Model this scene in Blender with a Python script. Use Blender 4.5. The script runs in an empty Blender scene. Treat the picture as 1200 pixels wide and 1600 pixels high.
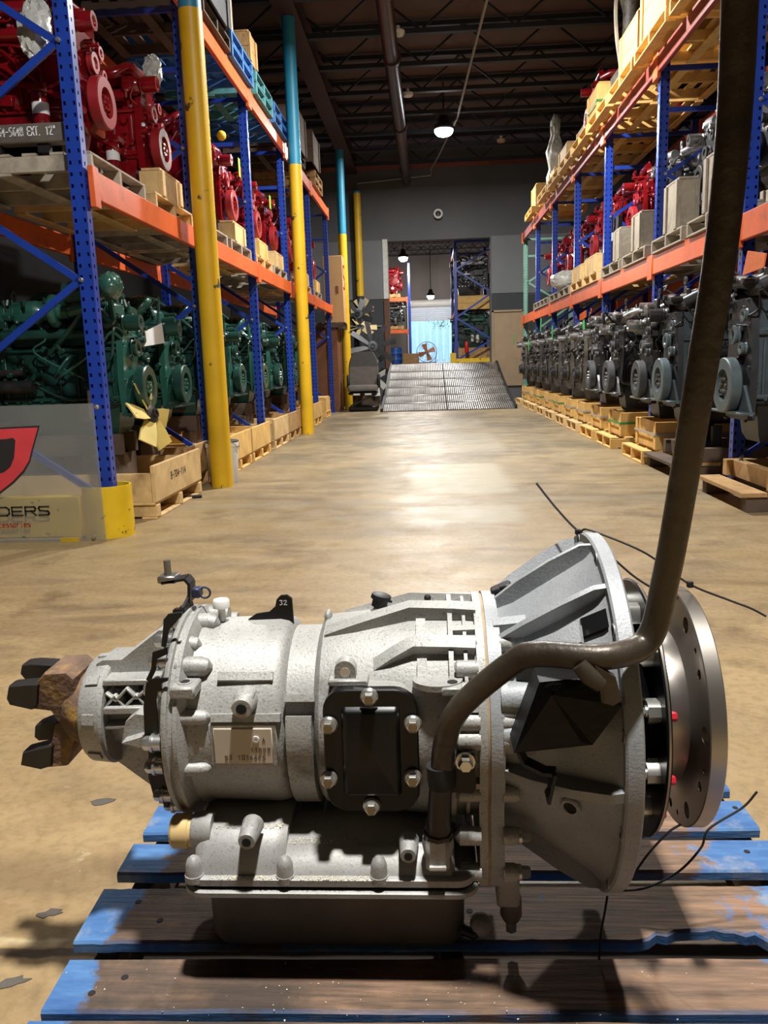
import bpy, bmesh, math, random
from mathutils import Vector, Matrix
R_ = math.radians
PI = math.pi
S = bpy.context.scene
COL = S.collection
# ------------------------------------------------------------------ camera
CAM_H = 1.05
F_PX = 1250.0
PITCH, YAW, ROLL = R_(10.636), R_(3.393), R_(-1.8)
CAM_M = Matrix.Rotation(YAW, 3, 'Z') @ Matrix.Rotation(PI / 2 - PITCH, 3, 'X') @ Matrix.Rotation(ROLL, 3, 'Z')
cam_d = bpy.data.cameras.new('camera')
cam_d.sensor_fit = 'VERTICAL'
cam_d.sensor_height = 36.0
cam_d.lens = F_PX / 1600.0 * 36.0
cam_d.clip_start = 0.02
cam_d.clip_end = 300
cam = bpy.data.objects.new('camera', cam_d)
COL.objects.link(cam)
cam.matrix_world = Matrix.Translation((0, 0, CAM_H)) @ CAM_M.to_4x4()
S.camera = cam
# ------------------------------------------------------------------ world (daylight outside the far roller door)
W = bpy.data.worlds.new('sky')
S.world = W
W.use_nodes = True
_bg = W.node_tree.nodes['Background']
_bg.inputs[0].default_value = (0.62, 0.80, 1.0, 1)
_bg.inputs[1].default_value = 14.0
# ------------------------------------------------------------------ exposure
S.view_settings.view_transform = 'Standard'
S.view_settings.look = 'None'
S.view_settings.exposure = -0.95
S.view_settings.gamma = 1.0
S.view_settings.use_curve_mapping = False
# lamps: high-bay fixtures down the aisle; power here, fixture built below
LAMPS = [(0.35, 0.65, 5.6, 1050.0), (0.42, 9.25, 5.6, 1150.0), (0.42, 17.3, 5.6, 850.0)]
LAMPS_FAR = [(-0.72, 27.0, 4.35, 650.0), (0.18, 33.6, 3.62, 320.0)]

# ------------------------------------------------------------------ measuring helpers
def ray(u, v):
    return CAM_M @ Vector(((u - 600) / F_PX, (800 - v) / F_PX, -1))
def onY(u, v, Y):
    d = ray(u, v); t = Y / d.y
    return Vector((d.x * t, Y, CAM_H + d.z * t))
def onZ(u, v, z):
    d = ray(u, v); t = (z - CAM_H) / d.z
    return Vector((d.x * t, d.y * t, z))
def onX(u, v, X):
    d = ray(u, v); t = X / d.x
    return Vector((X, d.y * t, CAM_H + d.z * t))

# ------------------------------------------------------------------ mesh builder
class MB:
    def __init__(s):
        s.v = []; s.f = []
    def add(s, vs, fs):
        o = len(s.v)
        s.v.extend([tuple(p) for p in vs]); s.f.extend([tuple(i + o for i in f) for f in fs])
        return s
    def box(s, c, d, rot=None, ch=0.0):
        c = Vector(c); hx, hy, hz = d[0] / 2, d[1] / 2, d[2] / 2
        if ch <= 0:
            vs = [Vector((x, y, z)) for x in (-hx, hx) for y in (-hy, hy) for z in (-hz, hz)]
            fs = [(0, 1, 3, 2), (4, 6, 7, 5), (0, 4, 5, 1), (2, 3, 7, 6), (0, 2, 6, 4), (1, 5, 7, 3)]
        else:
            ch = min(ch, hx * .95, hy * .95, hz * .95)
            vs = []; idx = {}
            for a in (-1, 1):
                for b in (-1, 1):
                    for k in (-1, 1):
                        for ax in range(3):
                            p = [a * (hx - ch), b * (hy - ch), k * (hz - ch)]
                            p[ax] = (a, b, k)[ax] * (hx, hy, hz)[ax]
                            idx[(a, b, k, ax)] = len(vs); vs.append(Vector(p))
            fs = []
            for ax in range(3):
                o1, o2 = [i for i in range(3) if i != ax]
                for sg in (-1, 1):
                    q = []
                    for (m, n) in ((-1, -1), (1, -1), (1, 1), (-1, 1)):
                        t = [0, 0, 0]; t[ax] = sg; t[o1] = m; t[o2] = n
                        q.append(idx[(t[0], t[1], t[2], ax)])
                    fl = (sg > 0) == (ax != 1)
                    fs.append(tuple(q if fl else q[::-1]))
            for ax in range(3):
                o1, o2 = [i for i in range(3) if i != ax]
                for m in (-1, 1):
                    for n in (-1, 1):
                        t = [0, 0, 0]; t[o1] = m; t[o2] = n
                        t[ax] = -1; a1 = idx[(*t, o1)]; a2 = idx[(*t, o2)]
                        t[ax] = 1; b1 = idx[(*t, o1)]; b2 = idx[(*t, o2)]
                        q = (a1, b1, b2, a2)
                        fl = ((m * n) > 0) != (ax == 1)
                        fs.append(q[::-1] if fl else q)
            for a in (-1, 1):
                for b in (-1, 1):
                    for k in (-1, 1):
                        q = tuple(idx[(a, b, k, i)] for i in range(3))
                        fs.append(q if a * b * k > 0 else q[::-1])
        if rot is not None:
            M = rot if isinstance(rot, Matrix) else Matrix.Rotation(rot, 3, 'Z')
            vs = [M @ p for p in vs]
        return s.add([c + p for p in vs], fs)
    def bar(s, p0, p1, w, h, up=(0, 0, 1), ch=0.0):
        p0 = Vector(p0); p1 = Vector(p1); d = p1 - p0
        x = d.normalized(); u = Vector(up)
        if abs(x.dot(u)) > .98: u = Vector((0, 1, 0)) if abs(x.y) < .9 else Vector((1, 0, 0))
        y = u.cross(x).normalized(); z = x.cross(y)
        return s.box((p0 + p1) / 2, (d.length, w, h), Matrix((x, y, z)).transposed(), ch)
    def ring_loft(s, rings, cap0=True, cap1=True, closed=False):
        n = len(rings[0]); o = len(s.v)
        for r in rings: s.v.extend([tuple(p) for p in r])
        m = len(rings)
        for i in range(m if closed else m - 1):
            a = o + i * n; b = o + ((i + 1) % m) * n
            for j in range(n):
                k = (j + 1) % n
                s.f.append((a + j, a + k, b + k, b + j))
        if not closed:
            if cap0: s.f.append(tuple(o + j for j in range(n))[::-1])
            if cap1: s.f.append(tuple(o + (m - 1) * n + j for j in range(n)))
        return s
    @staticmethod
    def frame(d):
        d = Vector(d).normalized()
        u = Vector((0, 0, 1)) if abs(d.z) < .9 else Vector((1, 0, 0))
        a = u.cross(d).normalized(); b = d.cross(a)
        return d, a, b
    def lathe(s, org, axis, prof, n=24, cap0=True, cap1=True, ph=0.0):
        d, a, b = s.frame(axis); org = Vector(org)
        rings = []
        for (t, r) in prof:
            r = max(r, 1e-4)
            rings.append([org + d * t + (a * math.cos(2 * PI * i / n + ph) + b * math.sin(2 * PI * i / n + ph)) * r for i in range(n)])
        return s.ring_loft(rings, cap0, cap1)
    def cyl(s, p0, p1, r0, r1=None, n=12, ph=0.0):
        p0 = Vector(p0); p1 = Vector(p1); L = (p1 - p0).length
        return s.lathe(p0, p1 - p0, [(0, r0), (L, r0 if r1 is None else r1)], n, ph=ph)
    def ring(s, org, axis, ri, ro, h, n=24, ch=0.0):
        d, a, b = s.frame(axis); org = Vector(org)
        rings = []
        if ch:
            pr = [(0, ri), (0, ro - ch), (ch, ro), (h - ch, ro), (h, ro - ch), (h, ri)]
        else:
            pr = [(0, ri), (0, ro), (h, ro), (h, ri)]
        for (t, r) in pr:
            rings.append([org + d * t + (a * math.cos(2 * PI * i / n) + b * math.sin(2 * PI * i / n)) * r for i in range(n)])
        return s.ring_loft(rings, closed=True)
    def tube(s, pts, r, n=8, cap=True, smooth=0):
        P = [Vector(p) for p in pts]
        if smooth: P = catmull(P, smooth)
        m = len(P)
        rs = r if isinstance(r, (list, tuple)) else [r] * m
        if len(rs) != m:
            rs = [rs[min(int(i / (m - 1) * (len(rs) - 1) + .5), len(rs) - 1)] for i in range(m)]
        t0 = (P[1] - P[0]).normalized(); _, a, b = s.frame(t0)
        rings = []
        for i in range(m):
            t = (P[min(i + 1, m - 1)] - P[max(i - 1, 0)])
            t = t.normalized() if t.length > 1e-9 else t0
            q = t0.rotation_difference(t); a = q @ a; b = q @ b; t0 = t
            rings.append([P[i] + (a * math.cos(2 * PI * j / n) + b * math.sin(2 * PI * j / n)) * rs[i] for j in range(n)])
        return s.ring_loft(rings, cap, cap)
    def prism(s, poly, org, u, v, w):
        org = Vector(org); u = Vector(u); v = Vector(v); w = Vector(w); n = len(poly)
        if u.cross(v).dot(w) < 0: poly = poly[::-1]
        A = [org + u * p[0] + v * p[1] for p in poly]
        return s.ring_loft([A, [p + w for p in A]])
    def poly3(s, pts, w):
        A = [Vector(p) for p in pts]; w = Vector(w)
        nrm = Vector((0, 0, 0))
        for i in range(len(A)): nrm += A[i].cross(A[(i + 1) % len(A)])
        if nrm.dot(w) < 0: A = A[::-1]
        return s.ring_loft([A, [p + w for p in A]])
    def sphere(s, c, r, n=12, m=8, sc=(1, 1, 1), axis=(0, 0, 1), half=False):
        d, a, b = s.frame(axis); c = Vector(c); rings = []
        lo = 0.0 if half else -PI / 2 + .08
        for i in range(m + 1):
            t = lo + (PI / 2 - .02 - lo) * i / m
            rings.append([c + d * (math.sin(t) * r * sc[2]) + a * (math.cos(t) * math.cos(2 * PI * j / n) * r * sc[0]) + b * (math.cos(t) * math.sin(2 * PI * j / n) * r * sc[1]) for j in range(n)])
        return s.ring_loft(rings)
    def bolt(s, p, d, r=.012, h=.012, washer=True):
        p = Vector(p); d = Vector(d).normalized()
        if washer: s.cyl(p, p + d * h * .3, r * 1.35, n=10)
        s.lathe(p + d * h * .25, d, [(0, r), (h * .75, r), (h, r * .82)], 6)
        return s
    def build(s, name, m, parent=None, world=False, ang=38, loc=None):
        me = bpy.data.meshes.new(name)
        me.from_pydata(s.v, [], s.f)
        if ang:
            me.polygons.foreach_set('use_smooth', [True] * len(me.polygons))
            me.set_sharp_from_angle(angle=R_(ang))
        me.update()
        if m is not None: me.materials.append(m if not isinstance(m, str) else M[m])
        return mesh_obj(name, me, parent, world, loc)

def mesh_obj(name, me, parent=None, world=False, loc=None):
    o = bpy.data.objects.new(name, me); COL.objects.link(o)
    if loc is not None: o.location = loc
    if parent is not None:
        o.parent = parent
        if world: o.matrix_parent_inverse = Matrix.Translation(parent.location).inverted()
    return o
def catmull(P, k):
    P = [Vector(p) for p in P]; out = []
    for i in range(len(P) - 1):
        p0 = P[i - 1] if i else P[0] * 2 - P[1]
        p1, p2 = P[i], P[i + 1]
        p3 = P[i + 2] if i + 2 < len(P) else P[-1] * 2 - P[-2]
        for j in range(k):
            t = j / k
            out.append(.5 * ((2 * p1) + (p2 - p0) * t + (2 * p0 - 5 * p1 + 4 * p2 - p3) * t * t + (3 * p1 - p0 - 3 * p2 + p3) * t ** 3))
    out.append(P[-1]); return out
def fillet(P, r, k=6):
    """polyline with rounded bends of radius about r"""
    P = [Vector(p) for p in P]; out = [P[0]]
    for i in range(1, len(P) - 1):
        a = (P[i - 1] - P[i]); b = (P[i + 1] - P[i])
        l = min(r, a.length * .48, b.length * .48)
        A = P[i] + a.normalized() * l; B = P[i] + b.normalized() * l
        for j in range(k + 1):
            t = j / k; out.append(A * (1 - t) ** 2 + P[i] * 2 * t * (1 - t) + B * t * t)
    out.append(P[-1]); return out
def crumple(mb, amp, seed=0, i0=0):
    r = random.Random(seed)
    mb.v[i0:] = [tuple(c + r.uniform(-amp, amp) for c in p) for p in mb.v[i0:]]
    return mb
def thing(name, label, cat, loc=(0, 0, 0), rz=0.0, group=None):
    o = bpy.data.objects.new(name, None); COL.objects.link(o)
    o.empty_display_size = .1
    o.location = loc; o.rotation_euler = (0, 0, rz)
    return tag(o, label, cat, group)
def tag(o, label, cat, group=None):
    o['label'] = label; o['category'] = cat
    if group: o['group'] = group
    return o
def struct(o, label=None, cat=None):
    o['kind'] = 'structure'
    if label: o['label'] = label
    if cat: o['category'] = cat
    return o
KIDS = {}
def copy_tree(root, loc=None, rz=None, label=None, group=None, parent=None):
    if root.name not in KIDS: KIDS[root.name] = list(root.children)
    c = root.copy(); COL.objects.link(c); c.parent = parent
    if loc is not None: c.location = loc
    if rz is not None: c.rotation_euler = (0, 0, rz)
    if label: c['label'] = label
    if group: c['group'] = group
    for k in KIDS[root.name]: copy_tree(k, parent=c)
    return c
ORD = ['nearest', 'second', 'third', 'fourth', 'fifth', 'sixth', 'seventh', 'eighth', 'ninth', 'tenth', 'eleventh', 'twelfth']
def ordw(i): return ORD[i]

# ------------------------------------------------------------------ materials
M = {}
def srgb(h):
    if isinstance(h, str):
        c = [int(h[i:i + 2], 16) / 255 for i in (0, 2, 4)]
    else: c = list(h)
    return tuple((x / 12.92 if x <= .04045 else ((x + .055) / 1.055) ** 2.4) for x in c) + (1,)
def pm(name, col, rough=.5, metal=0.0, var=.12, scale=6.0, bump=0.0, bscale=60.0, dirt=None, dscale=3.0, dlo=.5, dhi=.7, coat=0.0, stretch=None, spec=.5, drough=None, emit=None):
    m = bpy.data.materials.new(name); m.use_nodes = True
    nt = m.node_tree; N = nt.nodes; L = nt.links
    b = N['Principled BSDF']
    c = srgb(col)
    tc = N.new('ShaderNodeTexCoord'); src = tc.outputs['Object']
    if stretch:
        mp = N.new('ShaderNodeMapping'); mp.inputs['Scale'].default_value = stretch
        L.new(src, mp.inputs[0]); src = mp.outputs[0]
    nz = N.new('ShaderNodeTexNoise'); nz.inputs['Scale'].default_value = scale; nz.inputs['Detail'].default_value = 5
    L.new(src, nz.inputs['Vector'])
    rp = N.new('ShaderNodeValToRGB')
    rp.color_ramp.elements[0].position = .3; rp.color_ramp.elements[1].position = .72
    rp.color_ramp.elements[0].color = tuple(x * (1 - var) for x in c[:3]) + (1,)
    rp.color_ramp.elements[1].color = tuple(min(1, x * (1 + var)) for x in c[:3]) + (1,)
    L.new(nz.outputs[0], rp.inputs[0])
    outc = rp.outputs[0]
    if dirt:
        n2 = N.new('ShaderNodeTexNoise'); n2.inputs['Scale'].default_value = dscale; n2.inputs['Detail'].default_value = 8; n2.inputs['Roughness'].default_value = .65
        L.new(src, n2.inputs['Vector'])
        mr = N.new('ShaderNodeMapRange'); mr.inputs[1].default_value = dlo; mr.inputs[2].default_value = dhi
        L.new(n2.outputs[0], mr.inputs[0])
        mx = N.new('ShaderNodeMix'); mx.data_type = 'RGBA'
        L.new(mr.outputs[0], mx.inputs[0]); L.new(outc, mx.inputs[6]); mx.inputs[7].default_value = srgb(dirt)
        outc = mx.outputs[2]
        if drough is not None:
            m3 = N.new('ShaderNodeMix'); m3.inputs[2].default_value = rough; m3.inputs[3].default_value = drough
            L.new(mr.outputs[0], m3.inputs[0]); L.new(m3.outputs[0], b.inputs['Roughness'])
    L.new(outc, b.inputs['Base Color'])
    if drough is None: b.inputs['Roughness'].default_value = rough
    b.inputs['Metallic'].default_value = metal
    b.inputs['Specular IOR Level'].default_value = spec
    if coat: b.inputs['Coat Weight'].default_value = coat; b.inputs['Coat Roughness'].default_value = .08
    if bump:
        n4 = N.new('ShaderNodeTexNoise'); n4.inputs['Scale'].default_value = bscale; n4.inputs['Detail'].default_value = 4
        L.new(src, n4.inputs['Vector'])
        bp = N.new('ShaderNodeBump'); bp.inputs['Strength'].default_value = bump; bp.inputs['Distance'].default_value = .01
        L.new(n4.outputs[0], bp.inputs['Height']); L.new(bp.outputs[0], b.inputs['Normal'])
    if emit:
        b.inputs['Emission Color'].default_value = srgb(emit[0]); b.inputs['Emission Strength'].default_value = emit[1]
    M[name] = m
    return m
pm('rack_blue', '1c3c9c', .35, var=.15, scale=4, dirt='16285c', dscale=5, dlo=.62, dhi=.72, coat=.2)
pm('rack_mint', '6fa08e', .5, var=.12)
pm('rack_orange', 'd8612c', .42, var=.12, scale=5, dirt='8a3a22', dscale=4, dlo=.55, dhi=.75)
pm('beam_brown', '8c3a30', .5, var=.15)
pm('pole_yellow', 'd9ad1c', .45, var=.12, scale=3, dirt='4a432e', dscale=5, dlo=.63, dhi=.66, bump=.1, bscale=15)
pm('pole_teal', '2b86a8', .45, var=.12, scale=3)
pm('guard_yellow', 'e0b91a', .5, var=.1, dirt='3a3728', dscale=11, dlo=.62, dhi=.66)
pm('wood_pale', 'd2b27c', .7, var=.22, scale=5, stretch=(1, 1, 1), bump=.15, bscale=30, dirt='7d6242', dscale=3, dlo=.55, dhi=.8)
pm('wood_mid', 'b38e5c', .75, var=.25, scale=5, bump=.15, bscale=30, dirt='5e462e', dscale=4, dlo=.5, dhi=.8)
pm('wood_yellow', 'd9b067', .7, var=.2, scale=5, bump=.12, bscale=30, dirt='96703a', dscale=3, dlo=.55, dhi=.8)
pm('wood_grey', 'a39a8a', .8, var=.22, scale=6, bump=.2, bscale=30, dirt='55504a', dscale=4, dlo=.5, dhi=.8)
pm('wood_dark', '5d4c3e', .8, var=.3, scale=6, bump=.2, bscale=30, dirt='2c2520', dscale=3, dlo=.45, dhi=.75)
pm('wood_brown', '7a4d2c', .7, var=.2, scale=3, bump=.1, dirt='4a2e1b', dscale=2, dlo=.5, dhi=.75)
pm('wood_blue', '3c76b8', .7, var=.25, scale=5, bump=.15, dirt='3d4a58', dscale=4, dlo=.5, dhi=.75)
pm('wood_teal', '4f8f94', .7, var=.25, scale=5, bump=.15, dirt='5a5a4a', dscale=4, dlo=.5, dhi=.75)
pm('cardboard', 'c49c68', .85, var=.06, scale=3)
pm('black_paint', '0b0b0b', .38, var=.2, spec=.35)
pm('black_rubber', '151515', .7, var=.2)
pm('dark_steel', '2a2a2c', .5, metal=.5, var=.2)
pm('steel', '8f8d88', .38, metal=.9, var=.15)
pm('zinc', 'c9c8c2', .3, metal=.85, var=.1)
pm('white_plastic', 'dcdcd6', .5, var=.05)
pm('paper', 'dfe0e2', .8, var=.04)
pm('bag_clear', 'b9bab4', .25, var=.3, scale=14, bump=.6, bscale=25)
pm('tag_green', '2fae4e', .6, var=.1)
pm('tag_lime', '8fd43c', .6, var=.1)
pm('tag_orange', 'e0763c', .6, var=.1, bump=.3, bscale=30)
pm('strap_green', '2f8a48', .5, var=.1)
pm('strap_grey', 'a2a29c', .4, var=.1)
pm('rubber_grey', '3b3d40', .6, var=.2)
# ------------------------------------------------------------------ floor, walls, roof
def floor_mat():
    m = bpy.data.materials.new('concrete_floor'); m.use_nodes = True
    nt = m.node_tree; N = nt.nodes; L = nt.links; b = N['Principled BSDF']
    tc = N.new('ShaderNodeTexCoord'); P = tc.outputs['Object']
    def noise(sc, det=6, rg=.6, vec=None):
        n = N.new('ShaderNodeTexNoise'); n.inputs['Scale'].default_value = sc; n.inputs['Detail'].default_value = det; n.inputs['Roughness'].default_value = rg
        L.new(vec or P, n.inputs['Vector']); return n.outputs[0]
    def mrange(x, a, c, d=0., e=1.):
        r = N.new('ShaderNodeMapRange'); L.new(x, r.inputs[0])
        for i, k in enumerate((a, c, d, e)): r.inputs[i + 1].default_value = k
        return r.outputs[0]
    def mix(f, A, B):
        x = N.new('ShaderNodeMix'); x.data_type = 'RGBA'
        if hasattr(f, 'is_output'): L.new(f, x.inputs[0])
        else: x.inputs[0].default_value = f
        for k, q in ((6, A), (7, B)):
            if isinstance(q, str): x.inputs[k].default_value = srgb(q)
            else: L.new(q, x.inputs[k])
        return x.outputs[2]
    def math_(op, a, c):
        x = N.new('ShaderNodeMath'); x.operation = op
        for i, q in enumerate((a, c)):
            if hasattr(q, 'is_output'): L.new(q, x.inputs[i])
            else: x.inputs[i].default_value = q
        return x.outputs[0]
    sp = N.new('ShaderNodeSeparateXYZ'); L.new(P, sp.inputs[0])
    X, Y = sp.outputs[0], sp.outputs[1]
    mp = N.new('ShaderNodeMapping'); mp.inputs['Scale'].default_value = (.55, 1.6, 1); mp.inputs['Rotation'].default_value = (0, 0, .15); L.new(P, mp.inputs[0])
    wv = N.new('ShaderNodeTexNoise'); wv.inputs['Scale'].default_value = 1.7; L.new(mp.outputs[0], wv.inputs['Vector']); wv.inputs['Detail'].default_value = 7; wv.inputs['Distortion'].default_value = 1.6
    base = mix(mrange(wv.outputs[0], .34, .66), '7f6a4e', 'b0966c')
    base = mix(mrange(noise(.5, 3), .4, .65), base, 'a38b62')
    base = mix(math_('MULTIPLY', mrange(noise(38, 3), .45, .75), .4), base, '5f4f36')
    base = mix(math_('MULTIPLY', mrange(noise(2.4, 9, .7), .55, .70), .62), base, '57442d')
    base = mix(math_('MULTIPLY', mrange(noise(5.5, 9, .75), .64, .68), .5), base, 'b8aa8e')
    far = mrange(Y, 3.6, 9.0)
    base = mix(math_('MULTIPLY', far, .55), base, '827860')
    # wheel-track band and grey stains further along the aisle
    st = math_('MULTIPLY', mrange(noise(.9, 8, .7), .44, .58), far)
    base = mix(math_('MULTIPLY', st, .6), base, '565043')
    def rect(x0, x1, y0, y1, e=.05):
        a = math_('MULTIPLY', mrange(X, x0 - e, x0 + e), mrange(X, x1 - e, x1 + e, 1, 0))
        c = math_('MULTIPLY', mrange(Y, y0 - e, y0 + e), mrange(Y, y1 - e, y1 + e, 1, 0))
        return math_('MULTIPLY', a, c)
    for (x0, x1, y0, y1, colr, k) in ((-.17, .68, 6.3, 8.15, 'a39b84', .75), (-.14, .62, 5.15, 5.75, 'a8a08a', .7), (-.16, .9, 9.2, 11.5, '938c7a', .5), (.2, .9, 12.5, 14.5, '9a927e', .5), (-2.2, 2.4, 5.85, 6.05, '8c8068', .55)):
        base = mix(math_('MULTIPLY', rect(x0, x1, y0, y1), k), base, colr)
    # saw-cut / chalk joint
    jn = N.new('ShaderNodeMath'); jn.operation = 'MULTIPLY_ADD'; L.new(noise(9, 4), jn.inputs[0]); jn.inputs[1].default_value = .03; L.new(Y, jn.inputs[2])
    j1 = math_('MULTIPLY', mrange(jn.outputs[0], 1.262, 1.268), mrange(jn.outputs[0], 1.283, 1.289, 1, 0))
    base = mix(math_('MULTIPLY', j1, .85), base, '3e3427')
    j2 = math_('MULTIPLY', mrange(jn.outputs[0], 1.289, 1.293), mrange(jn.outputs[0], 1.305, 1.315, 1, 0))
    base = mix(math_('MULTIPLY', math_('MULTIPLY', j2, mrange(noise(6, 3), .45, .6)), .8), base, 'd9cba8')
    L.new(base, b.inputs['Base Color'])
    rg = mrange(noise(3.2, 8, .7), .35, .7, .34, .62)
    L.new(rg, b.inputs['Roughness'])
    bp = N.new('ShaderNodeBump'); bp.inputs['Strength'].default_value = .25; bp.inputs['Distance'].default_value = .006
    L.new(noise(22, 8, .7), bp.inputs['Height']); L.new(bp.outputs[0], b.inputs['Normal'])
    M['concrete_floor'] = m
floor_mat()
pm('wall_grey', '6d7072', .8, var=.06, scale=2)
pm('wall_band', '33373a', .75, var=.1, scale=2)
pm('wall_end', '58595a', .85, var=.1, scale=1)
pm('wall_dark', '3c3c3d', .85, var=.1, scale=1)
pm('ceiling_brown', '5c4843', .85, var=.15, scale=1.2)
pm('joist_dark', '1d2027', .6, var=.2)
pm('girder_brown', '3d2422', .6, var=.2)
pm('pipe_brown', '3a211e', .35, var=.25, scale=3)
pm('conduit', '8d8a84', .5, var=.1)
pm('panel_tan', '9a8468', .7, var=.08)
pm('trim_white', 'c8c8c2', .8, var=.1, scale=9)
pm('trim_wood', '5b3b25', .7, var=.2)
WALL_Y = 21.8
DX0, DX1, DZ0, DZ1 = -0.98, 1.68, 0.0, 4.13
struct(MB().box((0, 8, -.1), (17, 33, .2)).build('floor', 'concrete_floor'), 'stained tan concrete warehouse floor')
struct(MB().box((0, 8, 6.6), (17, 33, .1)).build('ceiling', 'ceiling_brown'), 'dark brown metal roof deck')
struct(MB().box((-7.4, 7.75, 3.25), (.2, 28.3, 6.6)).build('wall_left', 'wall_dark'))
struct(MB().box((7.4, 7.75, 3.25), (.2, 28.3, 6.6)).build('wall_right', 'wall_dark'))
struct(MB().box((0, -6.3, 3.25), (14.6, .2, 6.6)).build('wall_rear', 'wall_dark'))
wb = MB()
wb.box(((-7.3 + DX0) / 2, WALL_Y + .15, 3.2), (7.3 + DX0, .3, 6.6))
wb.box(((7.3 + DX1) / 2, WALL_Y + .15, 3.2), (7.3 - DX1, .3, 6.6))
wb.box(((DX0 + DX1) / 2, WALL_Y + .15, (DZ1 + 6.5) / 2), (DX1 - DX0, .3, 6.5 - DZ1))
wb.box(((DX0 + DX1) / 2, WALL_Y + .15, .45), (DX1 - DX0, .3, .9))
wback = struct(wb.build('wall_back', 'wall_end'), 'grey painted end wall around the dock opening')
# painted panels of the end wall: pale grey upper field, charcoal lower band
for (x0, x1, z0, z1, mt, nm) in ((-5.2, DX0 - .14, 2.68, 4.16, 'wall_grey', 'upper_panel'), (DX1 + .03, 2.55, 2.72, 4.16, 'wall_grey', 'upper_panel'),
                                 (-5.2, DX0 - .14, .4, 2.66, 'wall_band', 'lower_panel'), (DX1 + .03, 2.6, 2.24, 2.70, 'wall_band', 'lower_panel'),
                                 (2.6, 5.2, .4, 2.66, 'wall_band', 'lower_panel'), (2.57, 5.2, 2.70, 4.16, 'wall_grey', 'upper_panel')):
    MB().box(((x0 + x1) / 2, WALL_Y - .012, (z0 + z1) / 2), (x1 - x0, .024, z1 - z0)).build(nm, mt, wback)
struct(MB().box((DX0 - .07, WALL_Y - .02, 3.43), (.13, .06, 1.5)).build('trim_1', 'trim_white'), 'ragged white strip beside the dock opening')
struct(MB().box((DX0 - .07, WALL_Y - .04, 1.75), (.13, .10, 1.82)).build('trim_2', 'trim_wood'), 'dark timber jamb of the dock opening')
door = struct(MB().box((2.13, WALL_Y - .03, 1.27), (.74, .05, 1.9)).build('door_1', 'panel_tan'), 'flat tan door panel right of the ramp', )
d2 = MB()
for x in (1.735, 2.525): d2.box((x, WALL_Y - .04, 1.29), (.05, .09, 1.98))
d2.box((2.13, WALL_Y - .04, 2.26), (.84, .09, .05))
d2.build('door_frame', 'panel_tan', door)
lr = MB().tube([(-3.2, WALL_Y - .06, 1.98), (DX0 - .15, WALL_Y - .06, 1.98)], .018, 6)
tag(lr.build('wall_conduit', 'conduit'), 'thin pale conduit on the charcoal band beside the timber jamb', 'conduit')
# bell-shaped wall light over the opening
wl = thing('wall_speaker', 'small round pale horn fitting on the wall above the opening', 'fixture', (.35, WALL_Y, 4.72))
MB().box((0, -.05, 0), (.1, .1, .16), ch=.02).build('bracket', 'dark_steel', wl)
MB().ring((0, -.1, .02), (0, -1, 0), .07, .12, .06, 16).build('horn', 'trim_white', wl)
# bar joists
jy = 21.07; ji = 0
def joist_mesh():
    a = MB()
    for z, h in ((5.88, .07), (6.47, .07)): a.box((0, 0, z), (14.4, .10, h))
    x = -7.0
    while x < 7.0:
        a.bar((x, 0, 5.9), (x + .7, 0, 6.45), .03, .03); a.bar((x + .7, 0, 6.45), (x + 1.4, 0, 5.9), .03, .03); x += 1.4
    me = bpy.data.meshes.new('roof_joist'); me.from_pydata(a.v, [], a.f); me.materials.append(M['joist_dark']); return me
jm = joist_mesh()
while jy > -6:
    o = mesh_obj('roof_joist', jm, loc=(0, jy, 0))
    o['kind'] = 'structure'
    o['label'] = 'dark open-web roof joist spanning the aisle'
    jy -= 1.33; ji += 1
gd = MB(); gd.box((-1.85, 7.8, 5.83), (.3, 28, .03)); gd.box((-1.85, 7.8, 6.0), (.03, 28, .32)); gd.box((-1.85, 7.8, 6.15), (.3, 28, .03))
struct(gd.build('roof_girder', 'girder_brown'), 'brown roof girder carried by the yellow columns')
pp = thing('duct_pipe', 'long brown pipe hanging under the roof above the aisle', 'pipe', (-.44, 21.6, 5.55))
MB().tube([(0, 0, 0), (-.04, -27, .05)], .115, 14).build('pipe_run', 'pipe_brown', pp)
for k in range(7): MB().ring((-.001 * k, -1.2 - 3.6 * k, .004 * k), (0, -1, 0), .11, .135, .09, 14).build('coupling', 'pipe_brown', pp)
for k in range(5): MB().box((0, -2.9 - 5.3 * k, .22), (.03, .03, .25)).build('hanger', 'joist_dark', pp)
tag(MB().tube([(.18, 21.62, 5.80), (.35, 20.4, 5.82), (.70, 17.3, 5.82), (.80, 14.5, 5.82), (.9, 12.05, 5.82), (1.5, 4.0, 5.82), (1.9, -5, 5.82)], .022, 6).build('conduit_run', 'conduit'), 'pale conduit running below the roof joists to the right of the lamp', 'conduit')
tag(MB().tube([(-1.7, 21.6, 5.55), (.18, 21.58, 5.66), (.2, 21.6, 5.8)], .018, 6).build('conduit_drop', 'conduit'), 'thin conduit crossing the top of the end wall', 'conduit')
for k, (px, py) in enumerate(((622, 52), (637, 148), (783, 220))):
    p = onZ(px, py, 5.78)
    fx = thing('ceiling_sensor', ['small white round fitting under the roof near the top of the picture', 'small white round fitting under the roof beside the brown pipe', 'small tan fitting under the roof right of the glowing lamp'][k], 'fixture', p)
    MB().lathe((0, 0, 0), (0, 0, 1), [(-.03, .08), (0, .1), (.03, .1)], 14).build('head', 'panel_tan' if k == 2 else 'white_plastic', fx)
    MB().cyl((0, 0, .03), (0, 0, .1), .03).build('stem', 'white_plastic', fx)
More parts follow.
